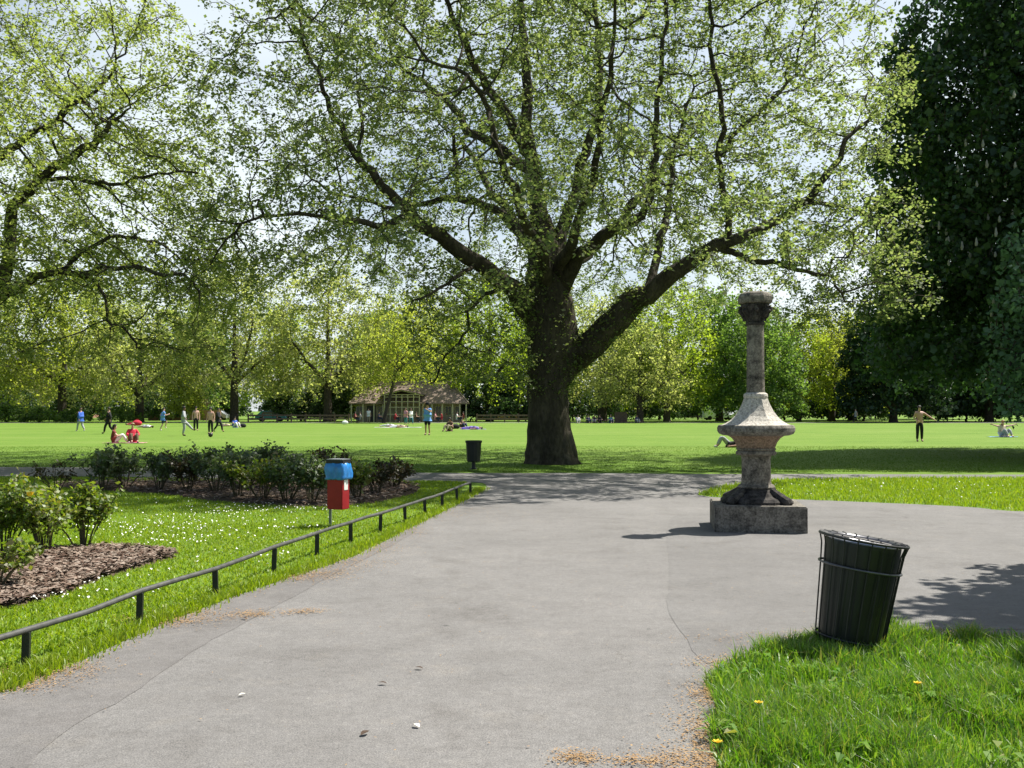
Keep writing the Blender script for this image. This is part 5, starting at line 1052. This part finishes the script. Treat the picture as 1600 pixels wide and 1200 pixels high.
def person(label, px, py, face, kind, top, bottom, hair='dark', skin=0, size=1.0, shorts=False, sleeves=True, shoes='black', group=None, long_hair=False, d=None, hat=None, z=0.0):
    g = G(px, py) if d is None else Vector((P(px, 640, d).x, d, 0))
    r_ = empty('person', (g.x, g.y, z), R(face)); r_.scale = (size,) * 3; tag(r_, label, 'person', group)
    J = pose(kind)
    skinned('body', J, BE, {k: rad_of(k) for k in J}, 'pel', SKIN[skin], r_)
    if top:
        ks = ['pel', 'spi', 'che', 'shL', 'shR']; E = [('pel', 'spi'), ('spi', 'che'), ('che', 'shL'), ('che', 'shR')]
        T = {k: J[k].copy() for k in ks}; Rr = {k: rad_of(k, 1.3) for k in ks}
        T['hem'] = J['pel'] + (J['pel'] - J['spi']) * .45; E.append(('pel', 'hem')); Rr['hem'] = rad_of('pel', 1.18)
        T['nk'] = J['che'].lerp(J['nec'], .75); E.append(('che', 'nk')); Rr['nk'] = .075
        for S_ in 'LR':
            T['el' + S_] = J['sh' + S_].lerp(J['el' + S_], 1.0 if sleeves == 'long' else .62); E.append(('sh' + S_, 'el' + S_)); Rr['el' + S_] = .07
            if sleeves == 'long': T['wr' + S_] = J['wr' + S_]; E.append(('el' + S_, 'wr' + S_)); Rr['wr' + S_] = .042
        skinned('shirt', T, E, Rr, 'pel', CL[top], r_)
    if bottom:
        T = {'pel': J['pel'].copy()}; E = []; Rr = {'pel': rad_of('pel', 1.2)}
        T['wst'] = J['pel'].lerp(J['spi'], .45); E.append(('pel', 'wst')); Rr['wst'] = rad_of('spi', 1.2)
        for S_ in 'LR':
            T['hi' + S_] = J['hi' + S_]; T['kn' + S_] = J['kn' + S_] if not shorts else J['hi' + S_].lerp(J['kn' + S_], .92); E += [('pel', 'hi' + S_), ('hi' + S_, 'kn' + S_)]; Rr['hi' + S_] = rad_of('hi', 1.22); Rr['kn' + S_] = .085
            if not shorts: T['an' + S_] = J['kn' + S_].lerp(J['an' + S_], .95); E.append(('kn' + S_, 'an' + S_)); Rr['an' + S_] = .06
        skinned('shorts' if shorts else 'trousers', T, E, Rr, 'pel', CL[bottom], r_)
    if shoes:
        for S_ in 'LR':
            T = {'a': J['an' + S_] + (J['an' + S_] - J['kn' + S_]).normalized() * .03, 'b': J['to' + S_]}; skinned('shoe', T, [('a', 'b')], {'a': .05, 'b': .042}, 'a', CL[shoes], r_)
    h0 = J['hea']; upv = (J['top'] - J['nec']).normalized(); fw = (J['nos'] - J['hea']).normalized(); sd = upv.cross(fw)
    bm = bmesh.new(); bmesh.ops.create_icosphere(bm, subdivisions=3, radius=1.0)
    for v in list(bm.verts):
        c_ = v.co
        if c_.z < -.15 and not (long_hair and c_.y < .1) or (c_.y > .45 and c_.z < .5): bm.verts.remove(v); continue
        l_ = 1.0 if not long_hair or c_.z > 0 else 1.9
        v.co = h0 + upv * (.045 + c_.z * .118 * l_) + fw * (c_.y * .118 - .012) + sd * (c_.x * .098)
    bmobj('hair', bm, HAIR[hair], r_, True)
    if hat:
        bm = bmesh.new(); lathe(bm, [(.17, 0), (.17, .015), (.11, .02), (.105, .1), (.06, .125)], 20); o = bmobj('cap', bm, CL[hat], r_); o.location = h0 + upv * .075
    return r_
gp = 'footballers on the field'
person('person in a blue top and pale trousers walking at the far left of the field', 126, 674, 60, 'walk', 'blue', 'grey', 'brown', 0, 1.0, sleeves='long', shoes='white')
person('person dressed all in black standing above the seated woman', 170, 678, 100, 'walk', 'black', 'black', 'dark', 1, 1.03, sleeves='long')
person('woman with long dark hair sitting on the grass in dark red and white', 179, 692.5, -70, 'sit', 'maroon', 'white', 'dark', 0, 1.0, long_hair=True, shoes='white')
person('person in a red top sitting on the grass beside the dark haired woman', 207, 692, -150, 'sit', 'red', 'brown', 'fair', 0, 1.06, sleeves='long')
person('sunbather in white lying on the grass behind the person in red', 228, 668.5, 70, 'lie', 'white', 'cream', 'dark', 0, 1.0, shoes=None)
person('person in red lying further back than the other sunbather', 207, 664.5, -100, 'lie', 'red', 'red', 'brown', 0, .95, shoes=None)
person('footballer in a sky blue shirt and dark shorts with a raised knee', 254, 673, -60, 'run', 'skyblue', 'navy', 'dark', 0, 1.0, True, shoes='white', group=gp)
person('footballer in a grey top and pale grey trousers kicking forward', 287, 681, -75, 'kick', 'grey', 'grey', 'dark', 2, 1.03, group=gp, sleeves='long')
person('bare chested footballer in black trousers facing the camera', 306, 673, 200, 'stand', None, 'black', 'dark', 0, 1.04, group=gp)
person('bare chested footballer in black trousers just behind the ball', 329, 678, 175, 'stand', None, 'black', 'dark', 0, 1.0, group=gp)
person('footballer all in black striding beside the bare chested one', 341, 675, -100, 'walk', 'black', 'black', 'dark', 1, 1.0, sleeves='long', group=gp)
person('person in a blue shirt sitting under the forked plane tree', 367, 668, -130, 'sit', 'blue', 'white', 'dark', 0, 1.05, shoes='white')
person('person in cream lying beside the blue shirted sitter', 352, 666, 80, 'lie', 'cream', 'khaki', 'brown', 0, .95, shoes=None)
person('man in a blue shirt, black shorts and black cap standing mid field before the pavilion', 668, 680, 160, 'armup', 'skyblue', 'black', 'dark', 1, 1.15, True, hat='black')
person('person in white standing before the pavilion door', 576, 661, 190, 'stand', 'white', 'khaki', 'dark', 0, 1.0, d=119)
person('person in pink and teal standing in front of the lattice porch', 634, 664, 150, 'stand', 'pink', 'teal', 'brown', 0, 1.0, d=108)
person('person in white and teal walking in front of the lattice porch', 642, 664, 210, 'walk', 'white', 'teal', 'brown', 0, 1.0, d=107)
person('sunbather in white lying at the left of the group before the porch', 608, 667, 80, 'lie', 'white', 'white', 'dark', 0, 1.0, shoes=None)
person('sunbather in cream lying in the middle of the group before the porch', 624, 668, 90, 'lie', 'cream', 'white', 'dark', 1, 1.0, shoes=None)
person('dark haired woman in brown sitting right of the man in the blue shirt', 703, 674, 150, 'sit', 'brown', 'khaki', 'dark', 1, 1.12, long_hair=True)
person('person in dark clothes sitting behind the purple sunbather', 722, 669, -140, 'sit', 'brown', 'navy', 'dark', 0, 1.0)
person('sunbather in purple lying on the grass at the right of the pavilion', 738, 671, 85, 'lie', 'purple', 'purple', 'dark', 0, 1.05, shoes=None)
person('person lying with raised knees, half hidden behind the stone bowl', 1142, 699, 88, 'lieknee', 'black', 'grey', 'dark', 0, 1.0, shoes='white')
person('bare chested man in black trousers holding one arm out', 1437, 690, 175, 'armout', None, 'black', 'dark', 0, 1.03)
person('woman sitting on a blue towel with both arms stretched out at far right', 1567, 683, 190, 'sitarms', 'cream', 'grey', 'fair', 0, 1.1, shoes=None)
person('distant stroller in dark clothes near the right-hand trees', 1337, 661, 80, 'walk', 'grey', 'black', 'dark', 0, 1.0, d=120)
gs = 'people sitting on the far grass edge'
for px, lab, t_, b_ in ((903, 'person in white sitting nearest the great trunk at the far edge', 'white', 'grey'), (919, 'person in navy sitting second from the great trunk at the far edge', 'navy', 'navy'), (929, 'person in black and grey sitting in the middle of the far edge group', 'black', 'grey'), (937, 'person in black sitting at the right end of the far edge group', 'black', 'black'), (954, 'person in green-blue sitting alone left of the wooden box', 'teal', 'navy'), (995, 'person in dark blue sitting right of the wooden box', 'navy', 'grey')):
    person(lab, px, 660, 160 + px % 40, 'sit', t_, b_, 'dark', 0, 1.1, d=116.5 + px % 3, group=gs)
# cafe terrace in front of the pavilion
TERR = [(555, 'maroon', 'person in maroon at the leftmost cafe table'), (563, 'grey', 'person in grey at the leftmost cafe table, facing right'), (592, 'navy', 'person in navy at the cafe table near the pavilion door'), (618, 'red', 'person in red at the cafe table left of the porch'), (650, 'brown', 'person in brown at the cafe table right of the porch'), (680, 'pink', 'person in pink at the cafe table right of the man in blue'), (690, 'red', 'person in red at the cafe table right of the man in blue'), (714, 'white', 'person in white at the rightmost cafe table'), (724, 'maroon', 'person in maroon at the rightmost cafe table')]
def chair(label, x, y, rz):
    r_ = empty('cafe_chair', (x, y, 0), rz); tag(r_, label, 'chair', 'cafe chairs on the terrace')
    bm = bmesh.new(); box(bm, (0, 0, .43), (.42, .42, .03), 0, .005); bmobj('seat', bm, M['timber_brown'], r_)
    bm = bmesh.new(); box(bm, (0, -.21, .70), (.40, .03, .30), 0, .005); bmobj('backrest', bm, M['timber_brown'], r_)
    for sx in (-1, 1):
        for sy in (-1, 1): bm = bmesh.new(); rod(bm, [(sx * .18, sy * .18, 0), (sx * .18, sy * (.18 if sy > 0 else .21), .42 if sy > 0 else .84)], .015, 6); bmobj('leg', bm, M['timber_brown'], r_)
def table(label, x, y):
    r_ = empty('cafe_table', (x, y, 0)); tag(r_, label, 'table', 'cafe tables on the terrace')
    bm = bmesh.new(); lathe(bm, [(.4, .70), (.42, .715), (.42, .735), (.40, .74)], 28); bmobj('table_top', bm, M['brick'] if False else M['timber_brown'], r_)
    bm = bmesh.new(); lathe(bm, [(.24, 0), (.24, .02), (.04, .05), (.03, .70)], 16); bmobj('pedestal', bm, M['black'], r_)
for px, t_, lab in TERR:
    f_ = -95 if px in (555, 592, 618, 650, 680, 714) else 95
    person(lab, px, 0, f_, 'chair', t_, 'navy', 'dark', 0, 1.0, d=124)
    x = px2x(px, 124); chair('dark cafe chair under ' + lab.replace('the ', ''), x, 124, R(f_))
for px, lab in ((559, 'dark round cafe table at the left end of the terrace'), (597, 'dark round cafe table near the pavilion door'), (623, 'dark round cafe table left of the porch'), (655, 'dark round cafe table right of the porch'), (685, 'dark round cafe table between the people in pink and red'), (719, 'dark round cafe table at the right end of the terrace')):
    table(lab, px2x(px, 124), 124)
# small things on the grass
def ground_ball(label, px, py, r_):
    c = G(px, py); bm = bmesh.new(); bmesh.ops.create_icosphere(bm, subdivisions=3, radius=r_); o = bmobj('football', bm, M['black'], None, True); o.location = (c.x, c.y, r_); tag(o, label, 'ball')
ground_ball('black football on the grass in front of the bare chested player', 329, 683, .13)
def towel(label, px, py, wx, wy, col, rz):
    c = G(px, py); bm = bmesh.new(); n = 10
    g_ = [[bm.verts.new(((i / n - .5) * wx, (j / n - .5) * wy, .012 + .006 * math.sin(i * 1.7 + j) + random.uniform(0, .004))) for j in range(n + 1)] for i in range(n + 1)]
    for i in range(n):
        for j in range(n): bm.faces.new((g_[i][j], g_[i + 1][j], g_[i + 1][j + 1], g_[i][j + 1]))
    o = bmobj('towel', bm, CL[col], None, True); o.location = (c.x, c.y, 0.01); o.rotation_euler = (0, 0, rz); tag(o, label, 'towel')
towel('pale blue towel under the woman with outstretched arms', 1567, 683, 1.6, .8, 'skyblue', .1)
towel('pale pink blanket under the two friends sitting at left', 196, 692.5, 1.9, .8, 'pink', .05)
towel('white blanket under the sunbathers before the porch', 622, 668, 4.2, 1.2, 'white', 0)
towel('purple towel under the purple sunbather', 739, 671, 2.1, .8, 'purple', .1)
def bag(label, px, py, s_, col, d=None):
    c = G(px, py); r_ = empty('holdall', (c.x, c.y, 0), .4); tag(r_, label, 'bag')
    bm = bmesh.new(); bmesh.ops.create_uvsphere(bm, u_segments=16, v_segments=10, radius=.5)
    for v in bm.verts: v.co = Vector((v.co.x * 1.2 * s_, v.co.y * .7 * s_, max(.0, (v.co.z * .75 + .3)) * s_))
    bmobj('body', bm, CL[col], r_, True)
    bm = bmesh.new(); rod(bm, [(-.3 * s_, 0, .55 * s_), (-.15 * s_, 0, .78 * s_), (.15 * s_, 0, .78 * s_), (.3 * s_, 0, .55 * s_)], .025 * s_, 6); bmobj('handle', bm, CL[col], r_)
bag('black bag on the grass right of the blue shirted sitter', 379, 668, .55, 'black')
bag('red bag on the grass behind the person in red', 214, 665, .8, 'red')
bag('dark bag on the grass between woman in brown and purple sunbather', 712, 670, .6, 'black')
bag('white bag on the grass left of the pavilion sunbathers', 539, 663, .6, 'white')
print('done', len(bpy.data.objects))
